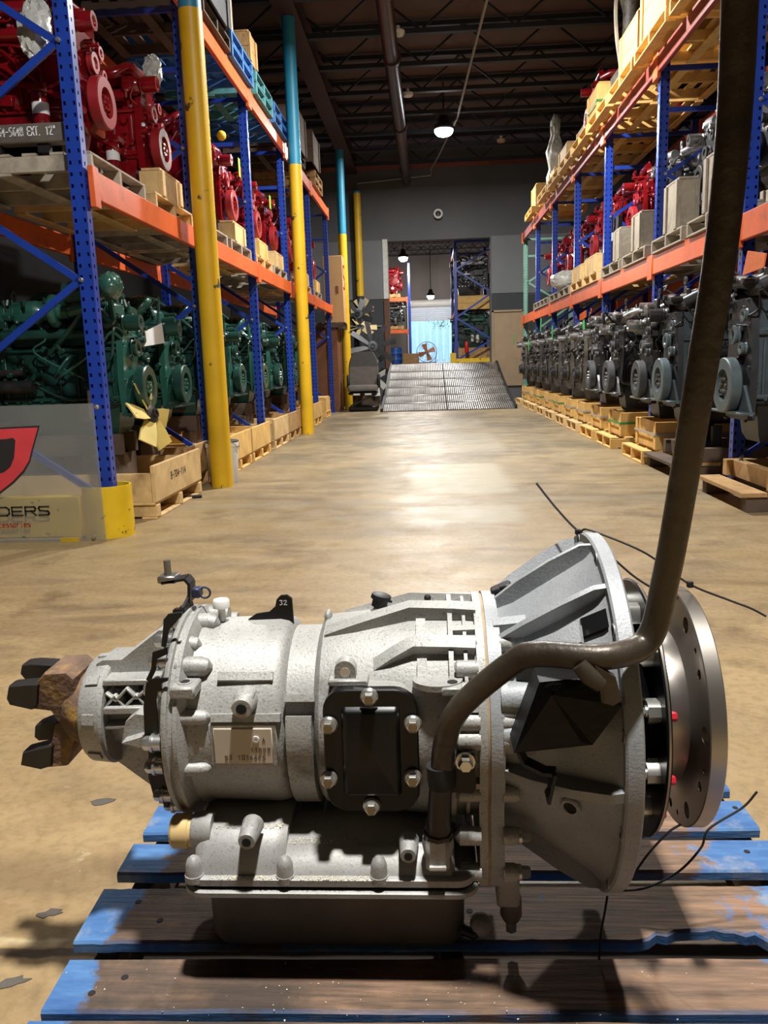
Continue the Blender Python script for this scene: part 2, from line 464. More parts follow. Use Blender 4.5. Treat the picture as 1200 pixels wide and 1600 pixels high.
# ------------------------------------------------------------------ lamps
def lamp_mat():
    m = bpy.data.materials.new('lamp_lens'); m.use_nodes = True
    b = m.node_tree.nodes['Principled BSDF']
    b.inputs['Base Color'].default_value = (1, 1, 1, 1)
    b.inputs['Emission Color'].default_value = (.96, .98, 1, 1); b.inputs['Emission Strength'].default_value = 60
    M['lamp_lens'] = m
lamp_mat()
def high_bay(p, power, label, r=.19, typ='AREA'):
    t = thing('high_bay_lamp', label, 'lamp', p, group='high-bay lamps')
    MB().lathe((0, 0, 0), (0, 0, 1), [(0, r * .98), (.03, r * 1.08), (.07, r * 1.05), (.11, r * .7), (.2, r * .5), (.26, r * .45)], 24).build('housing', 'dark_steel', t)
    MB().lathe((0, 0, 0), (0, 0, 1), [(-.13, r * .1), (-.125, r * .4), (-.105, r * .7), (-.07, r * .9), (-.03, r * .98), (.002, r * .98)], 24).build('lens', 'lamp_lens', t)
    MB().cyl((0, 0, .25), (0, 0, 6.54 - p[2] if typ == 'AREA' else .32), .014).build('hook', 'dark_steel', t)
    ld = bpy.data.lights.new('high_bay_light', typ); ld.energy = power
    if typ == 'AREA': ld.shape = 'DISK'; ld.size = r * 1.5
    else: ld.shadow_soft_size = .05
    ld.energy = power; ld.color = (1.0, .975, .93)
    lo = bpy.data.objects.new('high_bay_light', ld); COL.objects.link(lo); lo.location = (0, 0, -.14 if typ == 'AREA' else -.20); lo.parent = t
for i, (x, y, z, e) in enumerate(LAMPS):
    high_bay((x, y, z), e, ['high-bay lamp directly above the gearbox', 'high-bay lamp above the middle of the aisle', 'bright high-bay lamp glowing over the far end of the aisle'][i])
for i, (x, y, z, e) in enumerate(LAMPS_FAR):
    high_bay((x, y, z), e, ['glowing lamp seen through the dock opening near its ceiling', 'smaller glowing lamp above the roller door beyond the opening'][i], r=.15, typ='POINT')
# ------------------------------------------------------------------ columns of the building
def column(x, y, split, top, label, base=.0, dark=None):
    t = thing('column', label, 'column', (x, y, 0), group='building columns')
    r = .095
    MB().lathe((0, 0, 0), (0, 0, 1), [(base, r), (split, r)], 24).build('yellow_sleeve', 'pole_yellow', t)
    MB().lathe((0, 0, 0), (0, 0, 1), [(split, r * .97), (top, r * .97)], 24).build('upper_shaft', 'pole_teal', t)
    if dark: MB().lathe((0, 0, 0), (0, 0, 1), [(0, r * 1.01), (base, r * 1.01)], 24).build('lower_shaft', 'wall_band', t)
    return t
column(-1.85, 6.98, 3.87, 5.81, 'yellow column with scuffed paint nearest the camera, beside the first crate')
column(-1.85, 12.17, 3.87, 5.81, 'yellow column with blue upper half, second from the camera')
column(-1.83, 18.5, 3.85, 5.6, 'yellow column with pale blue top behind the cardboard box')
column(-1.72, 21.55, 5.3, 5.35, 'dull yellow column standing against the end wall', base=2.75, dark=True)
# ------------------------------------------------------------------ pallet racking
def post_mesh(name, height, nside):
    """hollow box post .09 (x) by .075 (y); slotted face on -y (two columns) and on x = nside side (one column)"""
    a = MB(); wx, wy = .045, .0375; pit = .066; hw, hh = .0075, .011
    nrow = int(height / pit)
    zs = [0.0]
    for i in range(nrow):
        zc = pit * (i + .5); zs += [zc - hh, zc + hh]
    zs.append(height)
    def face(cols, pt, holes, flip):
        vi = {}
        def V(i, j):
            if (i, j) not in vi:
                vi[(i, j)] = len(a.v); a.v.append(pt(cols[i], zs[j]))
            return vi[(i, j)]
        for j in range(len(zs) - 1):
            for i in range(len(cols) - 1):
                if j % 2 == 1 and i in holes: continue
                q = (V(i, j), V(i + 1, j), V(i + 1, j + 1), V(i, j + 1))
                a.f.append(q[::-1] if flip else q)
    face([-wx, -.028 - hw, -.028 + hw, .028 - hw, .028 + hw, wx], lambda c, z: (c, -wy, z), (1, 3), False)
    face([-wy, -hw, hw, wy], lambda c, z: (nside * wx, c, z), (1,), nside < 0)
    o = len(a.v)
    a.v += [(-wx, wy, 0), (wx, wy, 0), (wx, wy, height), (-wx, wy, height), (-nside * wx, -wy, 0), (-nside * wx, wy, 0), (-nside * wx, wy, height), (-nside * wx, -wy, height),
            (-wx, -wy, height), (wx, -wy, height)]
    a.f += [(o + 1, o, o + 3, o + 2), (o + 4, o + 5, o + 6, o + 7) if nside < 0 else (o + 5, o + 4, o + 7, o + 6), (o + 8, o + 9, o + 2, o + 3)]
    me = bpy.data.meshes.new(name); me.from_pydata(a.v, [], a.f); me.materials.append(M['rack_blue']); return me
POST = {1: post_mesh('post', 4.24, 1), -1: post_mesh('post', 3.93, -1)}
def upright_proto(side, depth=1.07):
    """side -1: rack on the left (aisle towards +x)"""
    s = -side
    t = thing('rack_upright', '', 'rack', (0, 0, 0))
    mesh_obj('post', POST[s], t)
    mesh_obj('post', POST[s], t, loc=(-s * depth, 0, 0))
    for x in (0, -s * depth):
        MB().box((x, 0, .004), (.13, .13, .008)).build('foot_plate', 'rack_blue', t)
    fx, bx = -s * .05, -s * (depth - .05)
    zs = [.25, .92, 1.6, 2.27, 2.95, 3.6] if side < 0 else [.25, .9, 1.55, 2.2, 2.8, 3.4]
    for i in range(5):
        x0, x1 = (fx, bx) if i % 2 == 0 else (bx, fx)
        b = MB().bar((x0, -.012, zs[i]), (x1, -.012, zs[i + 1]), .02, .042, up=(0, 0, 1)).build('brace', 'rack_blue', t)
    for z in ((3.6, 4.08) if side < 0 else (3.4, 3.78)): MB().box((-s * depth / 2, 0, z), (depth - .1, .03, .045)).build('brace', 'rack_blue', t)
    for z in zs[::2]: MB().bolt((fx - s * -.02, -.04, z), (0, -1, 0), .012, .012).build('bolt', 'zinc', t)
    return t
LX, RX = -2.08, 2.37
L_UP = [5.02, 7.45, 9.88, 12.28, 14.85, 17.42]
R_UP = [4.05, 6.30, 8.62, 11.05, 13.2, 15.45, 17.7, 19.9]
pu = {}
for side, X, ys, gname in ((-1, LX, L_UP, 'left'), (1, RX, R_UP, 'right')):
    pr_ = upright_proto(side); first = True
    for i, y in enumerate(ys):
        lab = 'blue slotted rack upright of the %s rack, %s from the camera' % (gname, 'the nearest' if i == 0 else ordw(i))
        if gname == 'left' and i == 0: lab = 'blue slotted rack upright rising behind the metal sign at far left'
        if first: o = pr_; o.location = (X, y, 0); o['label'] = lab; first = False
        else: o = copy_tree(pr_, (X, y, 0), label=lab)
        o['group'] = '%s rack uprights' % gname
        if gname == 'right' and i == len(ys) - 1:
            o['label'] = 'mint green slotted upright at the far end of the right rack'
            for k_ in o.children:
                if k_.name.startswith(('post', 'brace')):
                    k_.data = k_.data.copy(); k_.data.materials.clear(); k_.data.materials.append(M['rack_mint'])
def beam_proto(length, side, z_h, matn):
    s = -side
    t = thing('rack_beam', '', 'rack beam')
    a = MB(); a.box((0, length / 2, -z_h * .5), (.045, length - .02, z_h), ch=.006); a.box((s * -.012, length / 2, -z_h * .25), (.06, length - .02, z_h * .45), ch=.006)
    a.build('rail', matn, t)
    for y in (.005, length - .005):
        MB().box((s * .012, y, -z_h * .6), (.035, .09, .24), ch=.004).build('connector', 'rack_orange', t)
    return t
def beams(side, X, ys, zt, hh, gname, lvl, matn):
    for i in range(len(ys) - 1):
        L = ys[i + 1] - ys[i] - .07
        for back in (0, 1):
            t = beam_proto(L, side, hh, matn)
            s = -side
            t.location = (X + s * .062 if not back else X - s * (1.07 + .062), ys[i] + .035, zt)
            t['label'] = 'orange rack beam of the %s rack, %s level, %s side of the %s bay' % (gname, lvl, 'back' if back else 'aisle', ordw(i))
            t['group'] = '%s rack beams, %s level' % (gname, lvl)
beams(-1, LX, L_UP, 2.25, .17, 'left', 'lower', 'rack_orange')
beams(-1, LX, L_UP, 4.20, .17, 'left', 'upper', 'rack_orange')
beams(1, RX, R_UP, 2.02, .19, 'right', 'lower', 'rack_orange')
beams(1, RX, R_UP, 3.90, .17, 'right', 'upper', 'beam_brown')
# ------------------------------------------------------------------ pallets
BM = {}
def board_mesh(key, d, matn, ch=.003):
    k = (key, d, matn)
    if k not in BM:
        a = MB().box((0, 0, 0), d, ch=ch)
        me = bpy.data.meshes.new(key); me.from_pydata(a.v, [], a.f); me.materials.append(M[matn]); BM[k] = me
    return BM[k]
def brd(name, d, matn, loc, parent, rz=0, ch=.003):
    o = mesh_obj(name, board_mesh(name, tuple(round(x, 4) for x in d), matn, ch), parent, loc=loc)
    if rz: o.rotation_euler = (0, 0, rz)
    return o
def pallet_proto(matn, w=1.12, l=1.02, h=.13, nb=7, name='pallet', seed=0):
    """stringers along x (w), deck boards along y (l); origin at bottom centre"""
    rnd = random.Random(seed)
    t = thing(name, '', 'pallet')
    bw = .092
    for i in range(nb): brd('deck_board', (bw, l, .018), matn, (-w / 2 + bw / 2 + i * (w - bw) / (nb - 1) + rnd.uniform(-.006, .006), rnd.uniform(-.006, .006), h - .009), t)
    for y in (-l / 2 + .02, 0, l / 2 - .02): brd('stringer', (w, .038, h - .036), matn, (0, y, h / 2), t)
    for i in (0, 2, 4): brd('bottom_board', (bw, l, .018), matn, (-w / 2 + bw / 2 + i * (w - bw) / 4, 0, .009), t)
    return t
PAL = {}
PUSED = set()
def place(proto_dict, used, key, loc, rz, label, group, maker):
    if key not in proto_dict: proto_dict[key] = maker()
    p = proto_dict[key]
    if key in used: o = copy_tree(p, loc, rz, label, group)
    else:
        used.add(key); o = p; o.location = loc; o.rotation_euler = (0, 0, rz); o['label'] = label; o['group'] = group
    return o
def pallet(matn, loc, label, group, rz=0, **kw):
    return place(PAL, PUSED, (matn, tuple(kw.items())), loc, rz, label, group, lambda: pallet_proto(matn, **kw))
# closed and open crates (origin at bottom centre)
def crate_proto(matn, d, planks=2, lid=True, name='wooden_crate', strap=None, t_=.022, open_h=None):
    t = thing(name, '', 'crate')
    w, l, h = d
    ph = h / planks
    for s in (-1, 1):
        for k in range(planks):
            brd('side_plank', (t_, l, ph - .004), matn, (s * (w / 2 - t_ / 2), 0, ph * (k + .5)), t)
            brd('end_plank', (w - 2 * t_, t_, ph - .004), matn, (0, s * (l / 2 - t_ / 2), ph * (k + .5)), t)
        for s2 in (-1, 1):
            brd('corner_batten', (.018, .07, h), matn, (s * (w / 2 + .009), s2 * (l / 2 - .035), h / 2), t)
    if lid:
        n = max(3, int(l / .2))
        for k in range(n): brd('lid_plank', (w, l / n - .004, .02), matn, (0, -l / 2 + l / n * (k + .5), h + .01), t)
    if strap:
        a = MB(); e = .012
        for s in (-1, 1):
            a.box((s * (w / 2 + .018 + e / 2), 0, h * .55), (.004, l + .03, .022)); a.box((0, s * (l / 2 + .006), h * .55), (w + .05, .004, .022))
        a.build('strap', strap, t)
    return t
CRT = {}; CUSED = set()
def crate(matn, d, loc, label, group, rz=0, **kw):
    return place(CRT, CUSED, (matn, d, tuple(kw.items())), loc, rz, label, group, lambda: crate_proto(matn, d, **kw))
# ------------------------------------------------------------------ foreground pallet
def paint_wood_mat():
    m = bpy.data.materials.new('worn_blue_board'); m.use_nodes = True
    nt = m.node_tree; N = nt.nodes; L = nt.links; b = N['Principled BSDF']
    tc = N.new('ShaderNodeTexCoord'); ge = N.new('ShaderNodeNewGeometry')
    P = ge.outputs['Position']
    sp = N.new('ShaderNodeSeparateXYZ'); L.new(P, sp.inputs[0])
    def noise(sc, det=6, st=None):
        src = P
        if st:
            mp = N.new('ShaderNodeMapping'); mp.inputs['Scale'].default_value = st; L.new(P, mp.inputs[0]); src = mp.outputs[0]
        n = N.new('ShaderNodeTexNoise'); n.inputs['Scale'].default_value = sc; n.inputs['Detail'].default_value = det; n.inputs['Roughness'].default_value = .65
        L.new(src, n.inputs['Vector']); return n.outputs[0]
    def mr(x, a, c, d=0., e=1.):
        r = N.new('ShaderNodeMapRange'); L.new(x, r.inputs[0])
        for i, k in enumerate((a, c, d, e)): r.inputs[i + 1].default_value = k
        return r.outputs[0]
    def ma(op, a, c):
        x = N.new('ShaderNodeMath'); x.operation = op
        for i, q in enumerate((a, c)):
            if hasattr(q, 'is_output'): L.new(q, x.inputs[i])
            else: x.inputs[i].default_value = q
        return x.outputs[0]
    def mix(f, A, B):
        x = N.new('ShaderNodeMix'); x.data_type = 'RGBA'; L.new(f, x.inputs[0])
        for k, q in ((6, A), (7, B)):
            if isinstance(q, str): x.inputs[k].default_value = srgb(q)
            else: L.new(q, x.inputs[k])
        return x.outputs[2]
    wood = mix(mr(noise(5, 8, (1.2, 14, 6)), .35, .65), '5a4839', '9c795e')
    wood = mix(ma('MULTIPLY', mr(noise(3, 7), .36, .60), mr(sp.outputs[0], .5, -.05, .15, .9)), wood, '352d27')
    blue = mix(mr(noise(6, 7, (1, 4, 4)), .35, .65), '2d588f', '4f7cad')
    blue = mix(ma('MULTIPLY', mr(noise(9, 8), .55, .66), .8), blue, '8a9098')
    # paint survives on the two ends and on the board edges
    ends = ma('MAXIMUM', mr(sp.outputs[0], -.47, -.56), mr(sp.outputs[0], .38, .62))
    keep = ma('ADD', ends, ma('MULTIPLY', ma('SUBTRACT', noise(7, 8), .5), 2.2))
    nz = N.new('ShaderNodeSeparateXYZ'); L.new(ge.outputs['Normal'], nz.inputs[0])
    side = mr(nz.outputs[2], .8, .5)
    k2 = ma('MAXIMUM', mr(keep, .45, .58), ma('MULTIPLY', side, mr(noise(4, 5), .36, .46)))
    col = mix(k2, wood, blue)
    L.new(col, b.inputs['Base Color']); b.inputs['Roughness'].default_value = .7
    bp = N.new('ShaderNodeBump'); bp.inputs['Strength'].default_value = .5; bp.inputs['Distance'].default_value = .004
    L.new(noise(8, 8, (1, 18, 8)), bp.inputs['Height']); L.new(bp.outputs[0], b.inputs['Normal'])
    M['worn_blue_board'] = m
paint_wood_mat()
pm('hole_dark', '14110f', .8, var=.3, scale=20)  # near-black discs and plugs drawn as holes; their inner shade is in the colour
PT = .145
pal = thing('blue_pallet', 'worn blue painted wooden pallet under the gearbox', 'pallet', (.02, 1.1, 0), R_(1.0))
X0, X1 = -.605, .62
rnd = random.Random(4)
def rough_board(name, x0, x1, y0, y1, z0, z1, parent, notch=None, seed=0):
    """plank with slightly wavy edges; notch=(xa,xb,depth) splinters the near edge"""
    r = random.Random(seed); n = 80 if notch else 14; top = []; 
    near = []; far = []
    for i in range(n + 1):
        x = x0 + (x1 - x0) * i / n
        yn = y0 + r.uniform(-.0015, .0015)
        if notch and notch[0] < x < notch[1]: yn = y0 + notch[2] * min(1, (x - notch[0]) / .05, (notch[1] - x) / .05) + r.uniform(-.008, .010)
        near.append((x, yn)); far.append((x, y1 + r.uniform(-.0015, .0015)))
    poly = near + far[::-1]
    c = .004
    a = MB()
    A = [(p[0], p[1], z0) for p in poly]; B = [(p[0], p[1], z1 - c) for p in poly]
    cy = (y0 + y1) / 2
    C = []
    for p in poly: C.append((p[0], p[1] + (c if p[1] < cy else -c), z1))
    a.ring_loft([A, B, C], cap0=False, cap1=False)
    m_ = n + 1; o = 2 * len(poly); L_ = len(poly)
    for i in range(n):
        a.f.append((o + i, o + i + 1, o + L_ - 2 - i, o + L_ - 1 - i))
        a.f.append((i + 1, i, L_ - 1 - i, L_ - 2 - i))
    e0 = [0, L_, 2 * L_, 2 * L_ + L_ - 1, L_ + L_ - 1, L_ - 1]
    return a.build(name, 'worn_blue_board', parent, world=False, ang=30)
ys = [(1.565, 1.645), (1.425, 1.528), (1.297, 1.392), (1.122, 1.258), (.982, 1.088), (.845, .968), (.70, .80), (.56, .66)]
for k, (y0, y1) in enumerate(ys):
    nt_ = (.30, .50, .026) if k == 3 else None
    bo = rough_board('deck_board', X0 + rnd.uniform(-.012, .012), X1 + rnd.uniform(-.02, .012), y0 - 1.1, y1 - 1.1, PT - .019, PT, pal, nt_, k)
    for sx in (-.53, -.48, .0, .04, .53, .57):   # nail holes
        if rnd.random() < .8:
            MB().lathe((sx + rnd.uniform(-.02, .02), (y0 + y1) / 2 - 1.1 + rnd.uniform(-.03, .03), PT - .0005), (0, 0, 1), [(0, .006), (.0012, .0055)], 9).build('nail_mark', 'hole_dark', bo)
for x in (-.565, 0.0, .585): brd('stringer', (.04, 1.09, .088), 'wood_dark', (x, 0.0, .062), pal)
for y in (-.5, -.17, .15, .48): brd('bottom_board', (1.2, .14, .018), 'wood_dark', (0, y, .009), pal)
# ------------------------------------------------------------------ gearbox
def cast_mat(name, col, dark, amt=.5, bump=.35):
    m = bpy.data.materials.new(name); m.use_nodes = True
    nt = m.node_tree; N = nt.nodes; L = nt.links; b = N['Principled BSDF']
    P = N.new('ShaderNodeTexCoord').outputs['Object']
    def noise(sc, det=6, rg=.6):
        n = N.new('ShaderNodeTexNoise'); n.inputs['Scale'].default_value = sc; n.inputs['Detail'].default_value = det; n.inputs['Roughness'].default_value = rg
        L.new(P, n.inputs['Vector']); return n.outputs[0]
    def mr(x, a, c, d=0., e=1.):
        r = N.new('ShaderNodeMapRange'); L.new(x, r.inputs[0])
        for i, k in enumerate((a, c, d, e)): r.inputs[i + 1].default_value = k
        return r.outputs[0]
    def mix(f, A, B):
        x = N.new('ShaderNodeMix'); x.data_type = 'RGBA'; L.new(f, x.inputs[0])
        for k, q in ((6, A), (7, B)):
            if isinstance(q, str): x.inputs[k].default_value = srgb(q)
            else: L.new(q, x.inputs[k])
        return x.outputs[2]
    c1 = mix(mr(noise(9, 6), .35, .7), col, dark)
    c2 = mix(mr(noise(260, 2), .57, .68, 0, amt * .8), c1, '6a655c')
    c2 = mix(mr(noise(42, 5, .8), .58, .72, 0, amt * .28), c2, '7a756b')
    c3 = mix(mr(noise(5, 9, .75), .60, .72, 0, amt), c2, '4a453d')
    L.new(c3, b.inputs['Base Color'])
    b.inputs['Metallic'].default_value = .25; b.inputs['Roughness'].default_value = .55
    bp = N.new('ShaderNodeBump'); bp.inputs['Strength'].default_value = bump; bp.inputs['Distance'].default_value = .002
    L.new(noise(230, 3), bp.inputs['Height']); L.new(bp.outputs[0], b.inputs['Normal'])
    M[name] = m
cast_mat('cast_alu', 'abaaa6', '94938f', .75)
cast_mat('cast_alu_bell', '9fa2a4', '898c8f', .4)
cast_mat('pan_alu', 'a3a2a0', '8f8d88', .55, .15)
cast_mat('pan_dark', '6b655e', '57514a', .5, .2)
pm('gasket_tan', '9d8a6c', .7, var=.2, scale=40)
pm('gasket_black', '121212', .6)
pm('yoke_rust', '675040', .8, var=.35, scale=14, bump=.3, bscale=90, dirt='a5803a', dscale=6, dlo=.50, dhi=.60)
pm('yoke_black', '1d1a18', .5, var=.3, scale=20)
pm('polished', 'a19a92', .34, metal=.92, var=.15, scale=3, stretch=(1, 1, 1))
pm('edge_steel', 'a39b90', .35, metal=.9, var=.1)
pm('conv_black', '0a0a0b', .35, var=.2)
pm('plate_beige', 'c9bca8', .5, var=.04)
pm('stamp', '6e6250', .6)
pm('tube_rusty', '40382e', .38, metal=.35, var=.5, scale=9, bump=.15, bscale=60, dirt='8a6630', dscale=7, dlo=.60, dhi=.68)
pm('brass', 'cdb27a', .45, var=.08)
pm('marker_red', 'b3202c', .4)
pm('clip_blue', '232c4a', .5)
pm('shield_black', '0a0909', .5, var=.3, bump=.1, bscale=90, spec=.3)
pm('bolt_inner', '8a7a5c', .5, metal=.5)
AY, AZ = 1.23, .497
GB = thing('gearbox', 'grey aluminium automatic gearbox with black side cover and bell housing on blue pallet', 'gearbox', (0, AY, PT))
def G(name, mb, mt, parent=None, ang=38):
    o = mb.build(name, mt, None, ang=ang)
    p = parent or GB
    o.parent = p
    o.matrix_parent_inverse = Matrix.Translation(GB.location).inverted() if p is GB else Matrix.Identity(4)
    return o
def Q(u, v, r):
    """where the line of sight meets the cylinder of radius r around the gearbox axis"""
    d = ray(u, v); oy, oz = -AY, CAM_H - AZ
    A = d.y ** 2 + d.z ** 2; B = 2 * (oy * d.y + oz * d.z); C = oy * oy + oz * oz - r * r
    D = B * B - 4 * A * C
    t = (-B - math.sqrt(max(D, 0))) / (2 * A)
    return Vector((d.x * t, d.y * t, CAM_H + d.z * t))
def ang(p): return math.atan2(p.z - AZ, AY - p.y)      # 0 towards the camera, 90 deg up
def C(x, th, r): return Vector((x, AY - r * math.cos(th), AZ + r * math.sin(th)))
def rad(th): return Vector((0, -math.cos(th), math.sin(th)))
def tang(th): return Vector((0, math.sin(th), math.cos(th)))
def band(a, x0, x1, r0, r1, t0, t1, n=16, r0b=None, r1b=None):
    """sector between radii r0 (inner) and r1 (outer), x0..x1, angles t0..t1"""
    rings = []
    for i in range(n + 1):
        t = t0 + (t1 - t0) * i / n
        rings.append([C(x0, t, r0), C(x1, t, r0 if r0b is None else r0b), C(x1, t, r1 if r1b is None else r1b), C(x0, t, r1)])
    return a.ring_loft(rings)
def gusset(a, st, w):
    """rib whose stations are (x, angle, r_in, r_out)"""
    rings = []
    for (x, t, ri, ro) in st:
        k = tang(t) * w / 2
        rings.append([C(x, t, ri) - k, C(x, t, ri) + k, C(x, t, ro) + k * .8, C(x, t, ro) - k * .8])
    return a.ring_loft(rings)
AX = (1, 0, 0)
AO = (0, AY, AZ)
# --- main cases
a = MB().lathe(AO, AX, [(-.392, .150), (-.36, .150), (-.35, .146), (-.245, .149), (-.232, .146), (-.226, .141), (-.222, .132), (-.180, .132), (-.176, .143), (-.170, .149), (-.15, .151), (-.02, .166), (.05, .170), (.066, .170)], 72)
G('main_case', a, 'cast_alu')
a = MB()                                          # lower half of the waist stands proud again
band(a, -.219, -.181, .12, .150, R_(-75), R_(18), 22)
band(a, -.221, -.176, .12, .152, R_(26), R_(30), 3)
G('waist_band', a, 'cast_alu')
# parting line and cast ridge on the upper face
p0, p1 = Q(341, 1058, .149), Q(427, 1058, .149)
th = ang(p0)
a = MB(); gusset(a, [(p0.x, th, .14, .1535), (p1.x, th, .14, .1535)], .016); G('cast_ridge', a, 'cast_alu')
# rear flange pair with the light gasket seam
a = MB().lathe(AO, AX, [(-.402, .160), (-.400, .166), (-.396, .168), (-.392, .168), (-.390, .163), (-.384, .163), (-.382, .168), (-.376, .168), (-.372, .160), (-.366, .150)], 72)
G('rear_flange', a, 'cast_alu')
# bosses that run forward from the rear flange
a = MB()
for (py, px1, r) in ((969, 338, .0155), (1004, 309, .014), (1040, 325, .016), (1122, 322, .011), (1205, 325, .0105), (955, 352, .012)):
    q0 = Q(290, py, .155); q1 = Q(px1, py, .155); t = ang(q0)
    x0 = -.388; x1 = q1.x
    G('flange_boss', MB().tube([C(x0, t, .150), C(x1 - .012, t, .150), C(x1 - .003, t, .1485), C(x1 + .003, t, .145)], [r, r, r * .85, r * .35], 14), 'cast_alu')
for k in range(9):
    t = R_(105 + k * 24); G('flange_boss', MB().tube([C(-.388, t, .15), C(-.34, t, .15)], .014, 10), 'cast_alu')
for k, deg in enumerate((64, 50, 33, 4, -10, -34, 82, 100, 118, 136, -55, -75)):
    t = R_(deg); r = .154
    b_ = MB(); p = C(-.402, t, r)
    b_.cyl(p, p + Vector((-.012, 0, 0)), .012, n=12); b_.bolt(p + Vector((-.012, 0, 0)), (-1, 0, 0), .0105, .013)
    G('flange_bolt', b_, 'zinc')
# lug with slot under the third boss
q = onY(287, 1084, 1.085)
a = MB(); a.box((q.x, 1.10, q.z + .004), (.038, .05, .018), ch=.003)
a.ring((q.x - .001, 1.098, q.z + .0128), (0, 0, 1), .0075, .012, .0012, 14)
G('side_lug', a, 'cast_alu')
G('lug_hole', MB().cyl((q.x - .001, 1.098, q.z + .0126), (q.x - .001, 1.098, q.z + .0136), .0085, n=14), 'hole_dark')
q = onY(288, 1110, 1.098)
a = MB(); a.box((q.x, 1.112, q.z), (.036, .02, .034)); G('lug_web', a, 'cast_alu')
q2 = onY(289, 1114, 1.1)
G('web_window', MB().sphere((q2.x, 1.1016, q2.z - .003), .01, 12, 6, (.9, 1.2, .15), (0, -1, 0)), 'plate_beige')
# name plate on its flat pad
pl0, pl1 = onY(333, 1138, 1.083), onY(428, 1192, 1.083)
cx, cz = (pl0.x + pl1.x) / 2, (pl0.z + pl1.z) / 2; w_, h_ = pl1.x - pl0.x, pl0.z - pl1.z
pad = MB(); pad.box((cx, 1.104, cz), (w_ + .016, .042, h_ + .014), ch=.003)
G('plate_pad', pad, 'cast_alu')
np_ = G('name_plate', MB().box((cx, 1.0822, cz), (w_, .003, h_), ch=.001), 'plate_beige')
G('rivet', MB().ring(onY(400, 1155, 1.0808), (0, -1, 0), .0018, .005, .002, 14), 'white_plastic')
GLY = {'A': [[(0, 0), (.5, 1), (1, 0)], [(.2, .4), (.8, .4)]], '1': [[(.2, .8), (.5, 1), (.5, 0)]], 'B': [[(0, 0), (0, 1), (.7, 1), (.9, .75), (.7, .5), (0, .5)], [(.7, .5), (1, .25), (.7, 0), (0, 0)]],
       '0': [[(.1, 0), (0, .5), (.1, 1), (.8, 1), (.9, .5), (.8, 0), (.1, 0)]], '9': [[(.2, 0), (.9, .1), (.9, 1), (.1, 1), (.1, .5), (.9, .5)]],
       '5': [[(.9, 1), (.1, 1), (.1, .55), (.8, .55), (.9, .3), (.7, 0), (.1, 0)]], '3': [[(.1, 1), (.9, 1), (.5, .55), (.9, .3), (.7, 0), (.1, 0)]],
       '6': [[(.8, 1), (.2, .8), (.1, .1), (.8, 0), (.9, .45), (.15, .5)]], '4': [[(.7, 0), (.7, 1), (0, .35), (1, .35)]], '7': [[(0, 1), (.9, 1), (.3, 0)]],
       'D': [[(0, 0), (0, 1), (.75, 1), (1, .75), (1, .25), (.75, 0), (0, 0)]], 'E': [[(1, 1), (0, 1), (0, 0), (1, 0)], [(0, .5), (.9, .5)]],
       'R': [[(0, 0), (0, 1), (.9, 1), (1, .8), (.9, .5), (0, .5)], [(.55, .5), (1, 0)]], 'S': [[(1, 1), (.1, 1), (0, .8), (.1, .55), (.9, .45), (1, .2), (.9, 0), (0, 0)]],
       '8': [[(.1, .5), (.1, 1), (.8, 1), (.8, .5), (.1, .5), (0, .3), (0, 0), (.9, 0), (.9, .3), (.8, .5)]], '-': [[(.2, .5), (.8, .5)]],
       'X': [[(0, 0), (1, 1)], [(0, 1), (1, 0)]], 'T': [[(0, 1), (1, 1)], [(.5, 1), (.5, 0)]], '.': [[(.2, 0), (.35, 0)]], 'W': [[(0, 1), (.25, 0), (.5, .7), (.75, 0), (1, 1)]], 'M': [[(0, 0), (0, 1), (.5, .4), (1, 1), (1, 0)]],
       '2': [[(0, .8), (.2, 1), (.8, 1), (.9, .7), (0, 0), (1, 0)]], '"': [[(.3, 1), (.3, .75)], [(.6, 1), (.6, .75)]], 'c': [[(.9, .6), (.2, .6), (0, .3), (.2, 0), (.9, 0)]], 'e': [[(0, .32), (.9, .32), (.8, .6), (.2, .6), (0, .3), (.2, 0), (.9, 0)]],
       's': [[(.9, .6), (.2, .6), (.1, .4), (.8, .25), (.9, .05), (.1, 0)]], 'o': [[(.1, 0), (0, .3), (.1, .6), (.8, .6), (.9, .3), (.8, 0), (.1, 0)]], 'r': [[(.1, 0), (.1, .6)], [(.1, .45), (.5, .62), (.8, .55)]], 'i': [[(.4, 0), (.4, .6)], [(.4, .8), (.4, .88)]]}
def glyphs(mb, text, org, u, v, size, wid, st, thick, gap=.35):
    """stroked characters; org lower left, u right, v up, depth along u x v"""
    u = Vector(u).normalized(); v = Vector(v).normalized(); n = u.cross(v); x = 0.0
    for ch in text:
        for pl in GLY.get(ch, []):
            P = [Vector(org) + u * (x + p[0] * wid) + v * (p[1] * size) for p in pl]
            for i in range(len(P) - 1):
                d = (P[i + 1] - P[i]).normalized() * st * .4
                mb.bar(P[i] - d, P[i + 1] + d, st, thick, up=n)
        x += wid * (1 + gap)
    return mb
a = MB(); yy = 1.0804
for (txt, px, py, s_) in (('A', 410, 1159, .006), ('11B09', 392, 1175, .0065), ('53', 352, 1187, .0065), ('101', 372, 1187, .0065), ('6475', 391, 1187, .0065)):
    glyphs(a, txt, onY(px, py, yy), (1, 0, 0), (0, 0, 1), s_, s_ * .62, .0008, .0006, .55)
G('stamped_code', a, 'stamp', np_)['kind'] = 'stuff'
